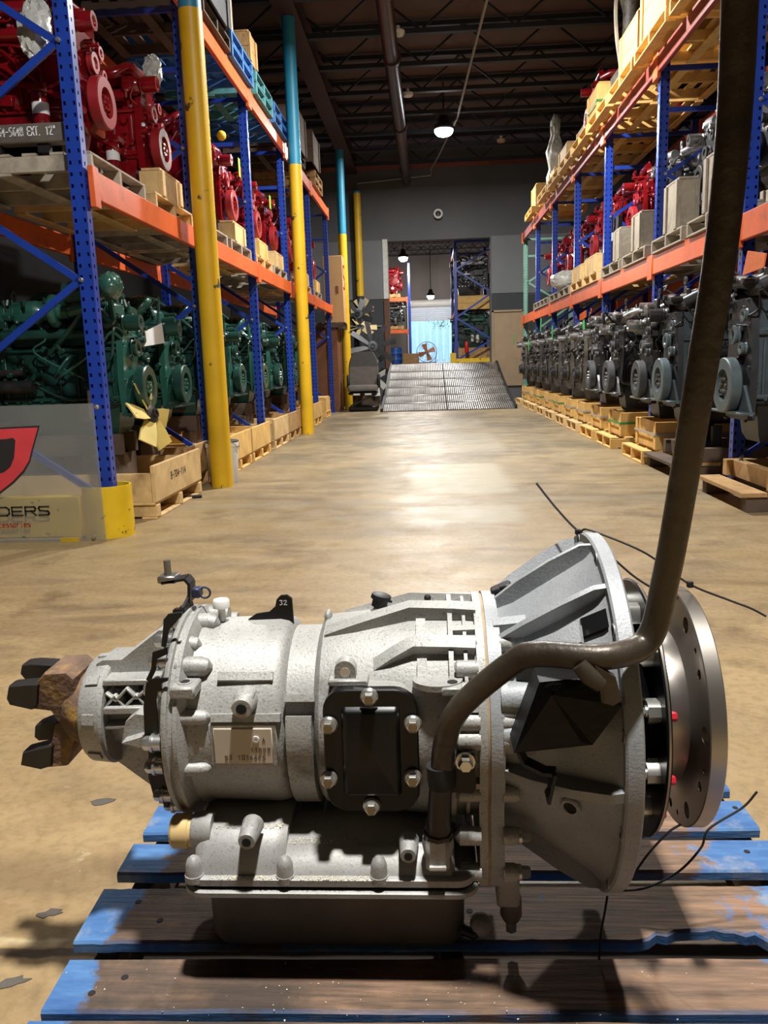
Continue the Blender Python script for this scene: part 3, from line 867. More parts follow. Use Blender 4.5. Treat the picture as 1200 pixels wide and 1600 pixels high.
# ledge over the plate, threaded boss
l0, l1 = Q(330, 1122, .150), Q(438, 1122, .150); t = ang(l0)
a = MB(); gusset(a, [(l0.x, t, .13, .153), (l1.x, t, .13, .153)], .014); G('plate_ledge', a, 'cast_alu')
def boss(px, py, Y0, Y1, r, name='threaded_boss', mt='cast_alu'):
    p = onY(px, py, Y0)
    a = MB(); a.lathe(p, (0, 1, 0), [(0, r * .55), (0, r * .9), (.003, r), (Y1 - Y0, r * 1.25)], 20)
    a.box((p.x, (Y0 + Y1) / 2 + .006, p.z + r * .2), (r * 1.9, Y1 - Y0 - .012, r * 1.7), ch=.004)
    o = G(name, a, mt)
    h = G('bore', MB().lathe(p + Vector((0, .004, 0)), (0, -1, 0), [(0, r * .5), (.0055, r * .5)], 14), 'hole_dark', o)
    return o
boss(377, 1108, 1.066, 1.12, .0155)
# --- front case: ribs, pads
def rib_px(pts, w, r_in=.145):
    st = []
    for (px, py, rr, ro) in pts:
        q = Q(px, py, rr); st.append((q.x, ang(q), r_in, ro))
    G('case_rib', gusset(MB(), st, w), 'cast_alu')
rib_px([(508, 985, .152, .152), (560, 976, .158, .168), (640, 962, .165, .186), (706, 962, .168, .188), (742, 962, .17, .188)], .030)
rib_px([(578, 1042, .155, .155), (612, 1026, .160, .172), (646, 1012, .165, .184), (706, 1012, .168, .186), (742, 1012, .17, .186)], .026)
rib_px([(540, 950, .155, .155), (640, 938, .166, .182), (742, 938, .17, .182)], .03)
a = MB()
band(a, .022, .029, .15, .181, R_(-60), R_(150), 40)
band(a, .044, .049, .15, .179, R_(-60), R_(150), 40)
for deg in (62, 40, 22, 5, -15, 80, 100, 120):
    t = R_(deg); gusset(a, [(.022, t, .15, .180), (.066, t, .15, .182)], .012)
for (px, py) in ((650, 975), (652, 1035)):
    q = Q(px, py, .168); t = ang(q); gusset(a, [(q.x, t - .10, .15, .176), (q.x + .014, t - .10, .15, .176)], .05)
G('case_grid', a, 'cast_alu')
# --- joint flange: two plates and a tan gasket, reaching down to the pan
def joint_poly(r, zb, yb, n=40):
    out = []
    for i in range(n + 1):
        t = R_(-30) + R_(240) * i / n
        out.append((AY - r * math.cos(t), AZ + r * math.sin(t)))
    out += [(AY + yb, zb + .05), (AY + yb - .02, zb), (AY - yb + .02, zb), (AY - yb, zb + .05)]
    return out
for (nm, x0, x1, r, mt) in (('joint_flange', .062, .074, .183, 'cast_alu'), ('joint_gasket', .074, .0785, .1805, 'gasket_tan'), ('bell_joint_flange', .0785, .098, .184, 'cast_alu_bell')):
    a = MB().prism(joint_poly(r, .275, .172), (x0, 0, 0), (0, 1, 0), (0, 0, 1), (x1 - x0, 0, 0))
    G(nm, a, mt)
# bosses and bolts along the joint
for k, (py, s_) in enumerate(((1000, 1.), (1042, 1.), (1082, 1.2), (1130, 1.), (1160, 1.1), (1246, .9), (1313, 1.), (1370, 1.))):
    if py < 1240: q = Q(770, py, .182); t = ang(q); c0 = C(0, t, .172)
    else: q = onY(770, py, 1.055); c0 = Vector((0, 1.066, q.z))
    b_ = MB(); r = .0135 * s_
    b_.tube([(.028, c0.y + .004, c0.z), (.034, c0.y, c0.z), (.064, c0.y, c0.z)], [r * .5, r, r], 14)
    G('joint_boss', b_, 'cast_alu'); b_ = MB()
    b_.tube([(.096, c0.y, c0.z), (.112, c0.y, c0.z), (.118, c0.y, c0.z)], [r, r, r * .8], 14)
    o = G('joint_boss', b_, 'cast_alu')
    if py in (1313, 1370): G('joint_bolt', MB().bolt((.118, c0.y, c0.z), (1, 0, 0), .009, .014), 'zinc')
a = MB()
for (py, r, L_) in ((1002, .0125, .04), (1092, .026, .05), (1110, .02, .07), (1150, .022, .085), (1165, .018, .06)):
    q = Q(800, py, .178); t = ang(q)
    G('bell_boss', MB().tube([C(.098, t, .165), C(.098 + L_ * .8, t, .172), C(.098 + L_, t, .176)], [r, r, r * .55], 14), 'cast_alu_bell')
# --- bell housing
BX = .242
a = MB().lathe(AO, AX, [(.098, .168), (.105, .170), (.125, .178), (.20, .228), (.232, .250), (BX, .262)], 80, cap1=False)
bell = G('bell_housing', a, 'cast_alu_bell')
bfl = G('bell_flange', MB().ring((BX, AY, AZ), AX, .235, .277, .025, 96, ch=.003), 'cast_alu_bell')
def bell_r(x):
    pr = [(.098, .168), (.125, .178), (.20, .228), (.232, .250), (BX, .262)]
    for (x0, r0), (x1, r1) in zip(pr, pr[1:]):
        if x0 <= x <= x1: return r0 + (r1 - r0) * (x - x0) / (x1 - x0)
    return pr[-1][1]
def _deg(u, v, r): return math.degrees(ang(Q(u, v, r)))
for (d0, d1, w) in ((86, 84, .011), (_deg(772, 1000, .176), _deg(945, 918, .268), .011), (_deg(782, 1207, .178), _deg(975, 1243, .266), .017), (-58, -58, .012), (115, 115, .012), (145, 145, .012), (175, 175, .012), (-90, -90, .012)):
    a = MB()
    gusset(a, [(x_, R_(d0 + (d1 - d0) * (x_ - .092) / .152), ri_, ro_) for (x_, ri_, ro_) in ((.092, .16, .180), (.13, .165, .212), (.18, .20, .246), (.225, .23, .271), (BX + .002, .24, .272))], w)
    G('bell_rib', a, 'cast_alu_bell')
# second raised run on the upper face with two dark pockets in it
q0, q1 = Q(795, 985, .19), Q(880, 950, .235)
a = MB(); t0 = ang(q0)
gusset(a, [(.118, R_(44), .16, .196), (.17, R_(45), .19, .236), (.20, R_(46), .2, .252), (.205, R_(46), .2, .246)], .034)
G('bell_step', a, 'cast_alu_bell')
a = MB()
gusset(a, [(.150, R_(38.5), .19, .2105), (.198, R_(38.5), .21, .2405)], .024); G('bell_pocket', a, 'conv_black')
a = MB()
gusset(a, [(.206, R_(49.5), .2, .2395), (.238, R_(50), .2, .2625)], .036); G('bell_pocket', a, 'conv_black')
for k in range(12):
    t = R_(15 + k * 30); G('flange_hole', MB().cyl(C(BX - .0004, t, .268), C(BX + .0254, t, .268), .0058, n=12), 'hole_dark', bfl)
    G('flange_pad', MB().ring(C(BX - .0012, t, .2655), (1, 0, 0), .006, .010, .002, 12), 'cast_alu_bell')
a = MB(); q = onY(893, 1258, 1.03)
def bell_side(px, py, dr=0.0):
    """point on the bell cone under a pixel"""
    p = Q(px, py, .2)
    for _ in range(12): p = Q(px, py, bell_r(min(max(p.x, .1), BX)) + dr)
    return p, ang(p)
p, t = bell_side(893, 1258)
n_ = (rad(t) - Vector((.55, 0, 0))).normalized()
G('bell_plug', MB().ring(p - n_ * .004, n_, .0095, .0145, .011, 18, ch=.002), 'cast_alu_bell')
G('plug_socket', MB().lathe(p - n_ * .004, n_, [(0, .0095), (.008, .0095)], 6), 'hole_dark')
G('drain_stub', MB().cyl(C(.19, R_(-88), .20) + Vector((0, 0, -.02)), C(.19, R_(-88), .20) + Vector((0, 0, -.055)), .014, n=16), 'cast_alu_bell')
# bell lower lip below the cone
# --- torque converter and flex plate
a = MB().lathe(AO, AX, [(.24, .12), (.262, .165), (.285, .178), (.30, .16), (.318, .12)], 64); G('converter_shell', a, 'conv_black')
a = MB().lathe(AO, AX, [(.316, .06), (.316, .198), (.3185, .2), (.3225, .2), (.324, .198), (.324, .06)], 90); G('converter_ring', a, 'conv_black')
G('ring_edge', MB().ring((.3185, AY, AZ), AX, .196, .2008, .003, 90), 'edge_steel')
for deg in (20, 50, 80, 110, -12, -42, -75):
    t = R_(deg); b_ = MB()
    b_.prism([(-.018, -.014), (.018, -.014), (.014, .004), (.007, .010), (-.007, .010), (-.014, .004)], C(.298, t, .168), tang(t), rad(t), (.02, 0, 0))
    lug = G('drive_lug', b_, 'zinc'); G('lug_bolt', MB().bolt(C(.298, t, .166), (-1, 0, 0), .0065, .010), 'zinc', lug)
for deg in (18, -13, -40): 
    t = R_(deg); G('red_mark', MB().bolt(C(.324, t, .176), (1, 0, 0), .007, .010), 'marker_red')
def holed_disc():
    me = bpy.data.meshes.new('t'); s_ = MB()
    s_.lathe((0, 0, 0), AX, [(.322, .112), (.33, .110), (.345, .110), (.362, .113), (.372, .120), (.377, .132), (.378, .15), (.378, .1855), (.3795, .187), (.4005, .187), (.402, .1855), (.402, .06), (.39, .03)], 120)
    me.from_pydata(s_.v, [], s_.f); o = bpy.data.objects.new('t', me); COL.objects.link(o)
    c_ = MB()
    for k in range(12):
        t = R_(8 + 30 * k); rr = .0125 if k % 2 == 0 else .0075
        y, z = -.163 * math.cos(t), .163 * math.sin(t)
        c_.cyl((.36, y, z), (.42, y, z), rr, n=18)
        t2 = R_(20 + 30 * k); y, z = -.168 * math.cos(t2), .168 * math.sin(t2)
        if k % 2: c_.cyl((.36, y, z), (.42, y, z), .0045, n=10)
    mc = bpy.data.meshes.new('t2'); mc.from_pydata(c_.v, [], c_.f); oc = bpy.data.objects.new('t2', mc); COL.objects.link(oc)
    for mm in (me, mc):
        bm = bmesh.new(); bm.from_mesh(mm); bmesh.ops.recalc_face_normals(bm, faces=bm.faces); bm.to_mesh(mm); bm.free()
    md = o.modifiers.new('b', 'BOOLEAN'); md.operation = 'DIFFERENCE'; md.object = oc; md.solver = 'EXACT'
    dg = bpy.context.evaluated_depsgraph_get(); dg.update()
    res = bpy.data.meshes.new_from_object(o.evaluated_get(dg))
    bpy.data.objects.remove(o); bpy.data.objects.remove(oc)
    res.polygons.foreach_set('use_smooth', [True] * len(res.polygons)); res.set_sharp_from_angle(angle=R_(30))
    return res
fm = holed_disc(); fm.name = 'flex_plate'; fm.materials.clear(); fm.materials.append(M['polished'])
fo = mesh_obj('flex_plate', fm, GB); fo.location = (0, 0, AZ - PT); fo['label'] = 'polished steel drive plate with bolt holes'
# --- rear cover (tail housing)
a = MB().lathe(AO, AX, [(-.56, .05), (-.53, .058), (-.455, .060), (-.44, .075), (-.41, .125), (-.402, .150)], 48)
G('tail_core', a, 'cast_alu')
a = MB().lathe(AO, AX, [(-.564, .072), (-.562, .083), (-.557, .087), (-.526, .090), (-.522, .086), (-.520, .06)], 56)
G('tail_collar', a, 'cast_alu')
for deg in (20, -25, 60, 100, 140, 180, 220, 265):
    t = R_(deg); b_ = MB()
    gusset(b_, [(-.552, t - .16, .07, .0905), (-.532, t - .16, .07, .0925)], .02)
    G('collar_pocket', b_, 'cast_alu')
def tail_bar(pts, Y, th, dep, nm='tail_rib'):
    P = [onY(px, py, Y) for (px, py) in pts]
    b_ = MB()
    for i in range(len(P) - 1):
        d = (P[i + 1] - P[i]).normalized() * th * .35
        b_.bar(P[i] - d + Vector((0, dep / 2, 0)), P[i + 1] + d + Vector((0, dep / 2, 0)), dep, th, ch=.0015)
    return G(nm, b_, 'cast_alu')
tail_bar([(163, 1068), (242, 1066)], 1.165, .009, .05)
tail_bar([(165, 1112), (238, 1110)], 1.150, .011, .06)
tail_bar([(165, 1138), (200, 1136)], 1.152, .006, .05)
tail_bar([(165, 1105), (178, 1088), (194, 1106), (212, 1087), (228, 1105), (240, 1092)], 1.158, .0045, .03)
tail_bar([(165, 1085), (180, 1096), (197, 1077), (212, 1092), (228, 1078), (240, 1086)], 1.158, .0045, .03)
a = MB()
A_ = [onY(px, py, 1.20) for (px, py) in ((150, 1038), (160, 1032), (190, 1031), (248, 985), (258, 985), (258, 1050), (163, 1050))]
a.poly3(A_, (0, .06, 0)); G('tail_top_web', a, 'cast_alu')
a = MB(); A_ = [onY(px, py, 1.21) for (px, py) in ((178, 1185), (235, 1226), (258, 1226), (258, 1150), (172, 1150))]
a.poly3(A_, (0, .05, 0)); G('tail_bottom_web', a, 'cast_alu')
a = MB(); A_ = [onY(px, py, 1.125) for (px, py) in ((190, 1162), (196, 1128), (212, 1116), (228, 1118), (232, 1160), (260, 1178), (190, 1163))][:6]
a.poly3(A_, (0, .06, 0)); G('tail_foot', a, 'cast_alu')
a = MB(); B0 = [onY(px, py, 1.105) for (px, py) in ((190, 1161), (228, 1150), (262, 1172), (262, 1180))]
a.poly3(B0, (0, .07, 0)); G('tail_foot_plate', a, 'cast_alu')
# black stamped brackets around the rear flange
def plate_px(pts, Y, dep, mt, nm, hole=None):
    a = MB(); a.poly3([onY(px, py, Y) for (px, py) in pts], (0, dep, 0)); return G(nm, a, mt)
plate_px([(234, 1062), (228, 1068), (224, 1105), (226, 1155), (232, 1160), (246, 1160), (246, 1130), (243, 1095), (246, 1080), (252, 1080), (252, 1068), (262, 1064), (262, 1060)], 1.085, .004, 'black_paint', 'black_bracket')
plate_px([(238, 1020), (236, 1045), (228, 1062), (234, 1066), (242, 1050), (245, 1030), (262, 1022), (262, 1012)], 1.115, .004, 'black_paint', 'black_bracket')
plate_px([(256, 968), (252, 1010), (258, 1012), (264, 985), (284, 962), (284, 957), (262, 960)], 1.14, .005, 'dark_steel', 'black_bracket')
plate_px([(232, 1165), (232, 1215), (240, 1245), (262, 1262), (262, 1180)], 1.10, .012, 'dark_steel', 'black_bracket')
# --- drive yoke
a = MB().lathe(AO, AX, [(-.612, .040), (-.598, .054), (-.58, .062), (-.562, .062)], 40); G('yoke_hub', a, 'yoke_rust')
def ear(pts, Y, dep, mt, nm, bev=.006):
    P = [onY(px, py, Y) for (px, py) in pts]; c = sum(P, Vector()) / len(P)
    rings = []
    for (dy, s_) in ((0, .94), (bev, 1.0), (dep - bev, 1.0), (dep, .94)):
        rings.append([Vector((c.x + (p.x - c.x) * s_, Y + dy, c.z + (p.z - c.z) * s_)) for p in P])
    nrm = Vector()
    for i in range(len(P)): nrm += P[i].cross(P[(i + 1) % len(P)])
    if nrm.y < 0: rings = [r_[::-1] for r_ in rings]
    return G(nm, MB().ring_loft(rings), mt)
ear([(40, 1094), (52, 1072), (68, 1052), (104, 1050), (116, 1060), (118, 1124), (92, 1130), (80, 1112), (48, 1108)], 1.185, .085, 'yoke_rust', 'yoke_ear')
ear([(118, 1112), (118, 1152), (112, 1178), (104, 1198), (68, 1201), (60, 1198), (58, 1176), (80, 1162), (86, 1130)], 1.188, .085, 'yoke_rust', 'yoke_ear')
ear([(12, 1073), (9, 1092), (14, 1102), (50, 1110), (58, 1102), (60, 1070), (46, 1070)], 1.180, .032, 'yoke_black', 'yoke_prong')
ear([(33, 1040), (31, 1053), (40, 1064), (76, 1066), (82, 1040), (50, 1038)], 1.250, .034, 'yoke_black', 'yoke_prong')
ear([(34, 1177), (31, 1196), (64, 1203), (80, 1198), (82, 1166), (58, 1171)], 1.182, .034, 'yoke_black', 'yoke_prong')
ear([(54, 1135), (53, 1152), (60, 1158), (92, 1156), (92, 1128), (72, 1128)], 1.250, .034, 'yoke_black', 'yoke_prong')
# --- power take-off cover
def rrect(x0, x1, z0, z1, r, k=6):
    out = []
    for (cx_, cz_, a0) in ((x1 - r, z1 - r, 0), (x0 + r, z1 - r, 90), (x0 + r, z0 + r, 180), (x1 - r, z0 + r, 270)):
        for i in range(k + 1):
            t = R_(a0 + 90 * i / k); out.append((cx_ + r * math.cos(t), cz_ + r * math.sin(t)))
    return out
c0, c1 = onY(502, 1078, 1.06), onY(657, 1269, 1.06)
px0, px1, pz1, pz0 = c0.x, c1.x, c0.z, c1.z
a = MB().prism(rrect(px0 + .004, px1 - .004, pz0 + .004, pz1 - .004, .03), (0, 1.072, 0), (1, 0, 0), (0, 0, 1), (0, .075, 0)); G('cover_pad', a, 'cast_alu')
def stepped_plate(x0, x1, z0, z1, r, Y, lay):
    rings = []
    for (ins, dy) in lay: rings.append([(p[0], Y + dy, p[1]) for p in rrect(x0 + ins, x1 - ins, z0 + ins, z1 - ins, max(r - ins, .004))])
    return MB().ring_loft(rings)
cv = G('side_cover', stepped_plate(px0, px1, pz0, pz1, .034, 1.06, [(0, .012), (0, .002), (.002, 0), (.026, 0), (.030, -.007), (.034, -.009)]), 'black_paint')
cv['label'] = 'black rectangular cover with six bolts'
for (px, py) in ((577, 1088), (514, 1132), (645, 1130), (514, 1216), (645, 1214), (581, 1258)):
    p = onY(px, py, 1.058)
    b_ = MB(); b_.lathe(p, (0, -1, 0), [(0, .0128), (.003, .0128), (.0055, .0105)], 20); b_.lathe(p + Vector((0, -.004, 0)), (0, -1, 0), [(0, .0098), (.009, .0098), (.0115, .0086), (.0105, .006), (.010, .002)], 6)
    o = G('cover_bolt', b_, 'zinc', cv); G('bolt_recess', MB().cyl(p + Vector((0, -.0145, 0)), p + Vector((0, -.0158, 0)), .0058, n=12), 'bolt_inner', cv)
# lugs above the cover
def flat_ring_lug(px, py, Y, w, h, hole):
    p = onY(px, py, Y); pts = [(-w, -h), (w, -h)] + [(w * math.cos(R_(a_)), h * .2 + w * math.sin(R_(a_))) for a_ in range(0, 181, 20)]
    a = MB().prism(pts, p, (1, 0, 0), (0, 0, 1), (0, .02, 0))
    G('eye_lug', a, 'cast_alu'); G('lug_hole', MB().cyl(p + Vector((0, -.0005, .001)), p + Vector((0, .003, .001)), hole, n=14), 'plate_beige')
flat_ring_lug(539, 1052, 1.088, .0155, .016, .0075)
p = onY(543, 1069, 1.078); G('cover_ledge', MB().box((p.x, 1.105, p.z), (.058, .05, .009), ch=.002), 'cast_alu')
p = onY(684, 1076, 1.062)
a = MB(); pts = [(.036 * math.cos(R_(a_)), .028 * math.sin(R_(a_))) for a_ in range(0, 360, 15)]
a.prism(pts, (p.x, 1.085, p.z - .004), (1, 0, 0), (0, 1, 0), (0, 0, .009)); a.box((p.x + .02, 1.066, p.z - .003), (.03, .022, .012), ch=.002); G('top_lug', a, 'cast_alu')
G('lug_hole', MB().cyl((p.x + .021, 1.073, p.z + .0046), (p.x + .021, 1.073, p.z + .0056), .0075, n=14), 'hole_dark')
p = onY(697, 1110, 1.083); G('oval_boss', MB().sphere(p, .017, 14, 8, (.55, 1.0, .3), (0, -1, 0)), 'cast_alu')
# --- control housing and oil pan
rz_ = onY(480, 1395, 1.03).z           # rail height
vx0, vx1 = onY(300, 1340, 1.045).x, onY(700, 1340, 1.045).x
vm = onY(437, 1300, 1.045).x
def extr(poly, x0, x1, nm, mt, ends=.012):
    """YZ outline swept along x with softened ends"""
    cy = sum(p[0] for p in poly) / len(poly); cz_ = min(p[1] for p in poly)
    rings = []
    for (x, s_) in ((x0, .90), (x0 + ends * .4, .96), (x0 + ends, 1), (x1 - ends, 1), (x1 - ends * .4, .96), (x1, .90)):
        rings.append([(x, cy + (p[0] - cy) * s_, cz_ + (p[1] - cz_) * (1 - (1 - s_) * .6)) for p in poly])
    return G(nm, MB().ring_loft(rings), mt)
zt = onY(380, 1283, 1.09).z
zu = onY(560, 1313, 1.075).z
hs = [(1.105, zt), (1.075, zt - .006), (1.055, zt - .022), (1.045, zt - .045), (1.040, rz_ + .018), (1.38, rz_ + .018), (1.38, zt - .03), (1.33, zt)]
extr(hs[::-1], vx0, vm + .004, 'control_housing', 'pan_alu', .02)
hs2 = [(1.105, zu), (1.070, zu - .006), (1.055, zu - .02), (1.047, rz_ + .03), (1.040, rz_ + .018), (1.38, rz_ + .018), (1.38, zu - .02), (1.33, zu)]
extr(hs2[::-1], vm - .004, vx1 + .01, 'control_housing', 'pan_alu', .006)
def rail(r_in, z0, z1, grow, nm, mt, rr=.03):
    x0, x1 = onY(284, 1392, 1.03).x, onY(748, 1392, 1.03).x
    P = rrect(x0 - grow, x1 + grow, 1.028 - grow, 1.392 + grow, rr + grow, 8)
    lay = [(-.004, z0), (0, z0 + .002), (0, z1 - .002), (-.004, z1)]
    rings = []
    for (g, z) in lay: rings.append([(p[0], p[1], z) for p in rrect(x0 - grow - g, x1 + grow + g, 1.028 - grow - g, 1.392 + grow + g, rr + grow + g, 8)])
    return G(nm, MB().ring_loft(rings), mt)
rail(0, rz_ + .006, rz_ + .020, -.004, 'housing_rail', 'pan_alu')
rail(0, rz_ + .002, rz_ + .006, -.006, 'pan_gasket', 'gasket_black')
rail(0, rz_ - .009, rz_ + .002, .001, 'pan_rim', 'pan_alu')
x0, x1 = onY(322, 1420, 1.1).x, onY(728, 1420, 1.1).x
rings = []
for (g, z) in ((.022, PT), (.008, PT + .006), (.002, PT + .02), (0, rz_ - .008)):
    rings.append([(p[0], p[1], z) for p in rrect(x0 + g, x1 - g, 1.095 + g, 1.365 - g, .035, 6)])
G('oil_pan', MB().ring_loft(rings), 'pan_dark')
boss(385, 1316, 1.024, 1.07, .0130, mt='pan_alu')
boss(638, 1338, 1.03, 1.07, .012, mt='pan_alu')
for (px, py) in ((302, 1352), (445, 1358), (592, 1358)):
    p = onY(px, py, 1.04)
    b_ = MB(); b_.lathe((p.x, 1.042, rz_ + .016), (0, 0, 1), [(0, .0125), (.022, .0118), (.030, .009), (.034, .004)], 16)
    b_.cyl((p.x, 1.042, rz_ + .012), (p.x, 1.042, rz_ + .022), .014, n=16)
    G('rail_bolt_boss', b_, 'pan_alu')
# left-hand stub with the brass-coloured cap
p = onY(298, 1304, 1.07); 
G('pipe_stub', MB().lathe((p.x + .03, 1.09, p.z - .004), (-1, 0, 0), [(0, .026), (.028, .026), (.031, .024)], 24), 'pan_alu')
G('brass_cap', MB().lathe((p.x, 1.09, p.z - .006), (-1, 0, 0), [(-.004, .024), (.006, .024), (.007, .0255), (.030, .0255), (.034, .022)], 24), 'brass')
# sump plugs, filter caps at the right end of the pan
p = onY(800, 1400, 1.10)
a = MB(); a.box((p.x - .006, 1.11, p.z + .01), (.034, .04, .05), ch=.004); G('filter_block', a, 'pan_alu')
a = MB().lathe((p.x, 1.115, p.z - .012), (0, 0, -1), [(0, .016), (.03, .017), (.04, .012)], 16); G('filter_cap', a, 'pan_dark')
G('cap_hex', MB().lathe((p.x, 1.115, p.z - .05), (0, 0, -1), [(0, .009), (.02, .009)], 6), 'steel')
p = onY(752, 1452, 1.10); G('drain_plug', MB().sphere((p.x, 1.11, p.z), .019, 14, 8, (1, 1, .8), (.6, -.5, .4)), 'pan_alu')
G('drain_elbow', MB().tube([(p.x - .03, 1.105, p.z - .004), (p.x - .012, 1.100, p.z - .008), (p.x + .002, 1.105, p.z - .002)], .009, 10), 'dark_steel')
# --- filler tube
def onD(u, v, d): return Vector((0, 0, CAM_H)) + ray(u, v) * d
TP = [onY(684, 1300, 1.045), onY(690, 1215, 1.035), onY(697, 1152, 1.03), onY(722, 1102, 1.02), onY(800, 1036, 1.005), onY(842, 1022, .99), onY(945, 1026, .962), onD(1012, 1000, 1.02), onD(1040, 905, .995), onD(1065, 770, .955), onD(1093, 600, .90), onD(1125, 400, .85), onD(1146, 200, .805), onD(1156, 0, .765), onD(1160, -140, .74), onD(1162, -330, .71)]
tube = G('filler_tube', MB().tube(catmull(TP, 8), [.0165] * 5 + [.017] * 8 + [.0172] * 3, 20), 'tube_rusty')
tube['label'] = 'long rusty bent filler tube rising out of the picture'
p = TP[1]; G('tube_clamp', MB().tube([p + Vector((-.002, 0, .020)), p + Vector((0, 0, .0)), p + Vector((.001, 0, -.012))], [.0195, .0205, .0195], 18), 'black_rubber')
p = TP[0]; G('tube_nut', MB().lathe(p + Vector((0, 0, -.006)), (.05, 0, 1), [(0, .021), (.006, .021), (.008, .018), (.026, .018), (.030, .0165)], 8), 'tube_rusty')
G('tube_seat', MB().lathe(p + Vector((0, .004, -.01)), (0, 0, -1), [(0, .022), (.012, .023), (.028, .02)], 20), 'pan_alu')
p = onY(684, 1345, 1.03); a = MB(); a.box((p.x, 1.052, p.z + .008), (.034, .05, .055), ch=.006); G('seat_block', a, 'pan_alu')
G('seat_slot', MB().box((p.x, 1.0255, p.z - .008), (.024, .006, .006), ch=.001), 'white_plastic')
pts = [(712, 1180), (742, 1176), (744, 1232), (738, 1240), (700, 1238), (700, 1225), (712, 1222)]
plate_px(pts, 1.040, .004, 'black_paint', 'tube_bracket')
p = onY(727, 1189, 1.038); G('bracket_bolt', MB().bolt(p, (0, -1, 0), .0105, .014), 'zinc')
# --- heat shield, its clip and lower tab
S4 = [onY(*q) for q in ((843, 1066, 1.0), (935, 1057, .985), (972, 1103, .972), (926, 1164, .968), (803, 1177, .99))]
fold = [onY(862, 1086, .978), onY(908, 1160, .966)]
a = MB(); dp = Vector((0, .055, 0))
V_ = S4 + fold + [p_ + dp for p_ in S4]
a.add(V_, [(0, 4, 5), (4, 6, 5), (4, 3, 6), (6, 3, 5), (3, 2, 5), (2, 1, 5), (1, 0, 5), (1, 0, 7, 8), (2, 1, 8, 9), (3, 2, 9, 10), (4, 3, 10, 11), (0, 4, 11, 7), (7, 11, 10, 9, 8)])
sh = G('heat_shield', a, 'shield_black', ang=0)
a = MB(); pb = TP[6]
c_ = onY(930, 1030, .958)
a.tube([onY(905, 1038, .95), onY(922, 1058, .945), onY(938, 1070, .947)], [.010, .012, .010], 10)
a.poly3([onY(*q) for q in ((930, 1040, .945), (962, 1058, .945), (972, 1095, .945), (958, 1103, .945), (940, 1098, .945), (936, 1066, .945))], (0, .012, 0))
G('tube_clip', a, 'tube_rusty')
a = MB(); pts = [onY(*q) for q in ((812, 1172, 1.0), (820, 1190, .998), (850, 1205, .99), (866, 1206, .985), (856, 1250, .985))]
for i in range(4): a.bar(pts[i], pts[i + 1], .004 if i == 3 else .024, .024 if i == 3 else .004, up=(0, 0, 1) if i < 3 else (0, 1, 0))
G('shield_tab', a, 'dark_steel'); p = onY(858, 1238, .982); G('tab_hole', MB().cyl(p + Vector((0, -.0005, 0)), p + Vector((0, .002, 0)), .006, n=12), 'hole_dark')
p0, t0 = bell_side(845, 1075); 
# --- fittings along the top
p = onY(266, 905, 1.25)
a = MB(); a.box((p.x - .002, 1.25, p.z + .002), (.03, .03, .012), ch=.002)
G('bracket_nut', a, 'steel'); G('bracket_stud', MB().cyl((p.x - .003, 1.25, p.z + .004), (p.x - .003, 1.25, p.z + .032), .0058, n=12), 'steel')
br = [onY(*q) for q in ((256, 908, 1.25), (292, 902, 1.25), (299, 910, 1.25), (299, 938, 1.25), (288, 960, 1.22))]
a = MB()
for i in range(4): a.bar(br[i], br[i + 1], .03, .0045, up=(0, 1, 0) if False else (0, 0, 1) if i < 1 else (1, 0, 0))
G('top_bracket', a, 'dark_steel')
p = onY(312, 925, 1.24); a = MB(); a.box((p.x - .004, 1.24, p.z), (.014, .02, .016), ch=.002)
q = onY(320, 926, 1.24); a.tube([q + Vector((.009 * math.cos(R_(t_)), 0, .009 * math.sin(R_(t_)))) for t_ in range(-150, 151, 25)], .0018, 6); G('hose_clip', a, 'clip_blue')
p = onY(343, 945, 1.22); G('vent_cap', MB().lathe((p.x, 1.23, p.z - .03), (0, 0, 1), [(0, .006), (.022, .006), (.023, .0135), (.034, .0135), (.036, .012)], 20), 'white_plastic')
q = onY(425, 950, 1.23)
a = MB(); a.poly3([onY(px, py, 1.23) for (px, py) in ((388, 968), (400, 960), (420, 957), (430, 948), (432, 937), (438, 931), (448, 930), (456, 936), (459, 975), (459, 990), (388, 990))], (0, .006, 0)); G('lifting_tab', a, 'black_paint')
glyphs(a := MB(), '32', onY(437, 945, 1.2295), (1, 0, 0), (0, 0, 1), .007, .005, .001, .0006); G('tab_marking', a, 'paper')
p = onY(592, 938, 1.25); a = MB(); a.lathe((p.x, 1.25, p.z - .01), (.25, 0, 1), [(0, .013), (.012, .013), (.013, .017), (.02, .016), (.022, .01)], 14); a.bar((p.x + .005, 1.25, p.z + .004), (p.x + .022, 1.25, p.z), .02, .004); G('top_plug', a, 'dark_steel')
p = onY(512, 962, 1.23); G('top_eye', MB().sphere((p.x, 1.24, p.z - .004), .011, 12, 6, (1.4, .6, 1)), 'cast_alu')
p = onY(668, 937, 1.23); G('top_nub', MB().sphere((p.x, 1.24, p.z), .006, 10, 6), 'black_rubber')
a = MB(); p = onY(783, 920, 1.25); a.box((p.x, 1.25, p.z), (.034, .03, .012), Matrix.Rotation(-.4, 3, 'Y'), ch=.003); a.box((p.x + .006, 1.245, p.z + .006), (.02, .02, .008), Matrix.Rotation(-.4, 3, 'Y'), ch=.002); G('loom_connector', a, 'dark_steel')
p = onZ(806, 972, AZ + .17); a = MB(); q = Q(800, 968, .19); gusset(a, [(q.x - .028, ang(q), .17, .186), (q.x + .02, ang(q), .17, .192)], .02); G('bell_pad', a, 'cast_alu_bell')
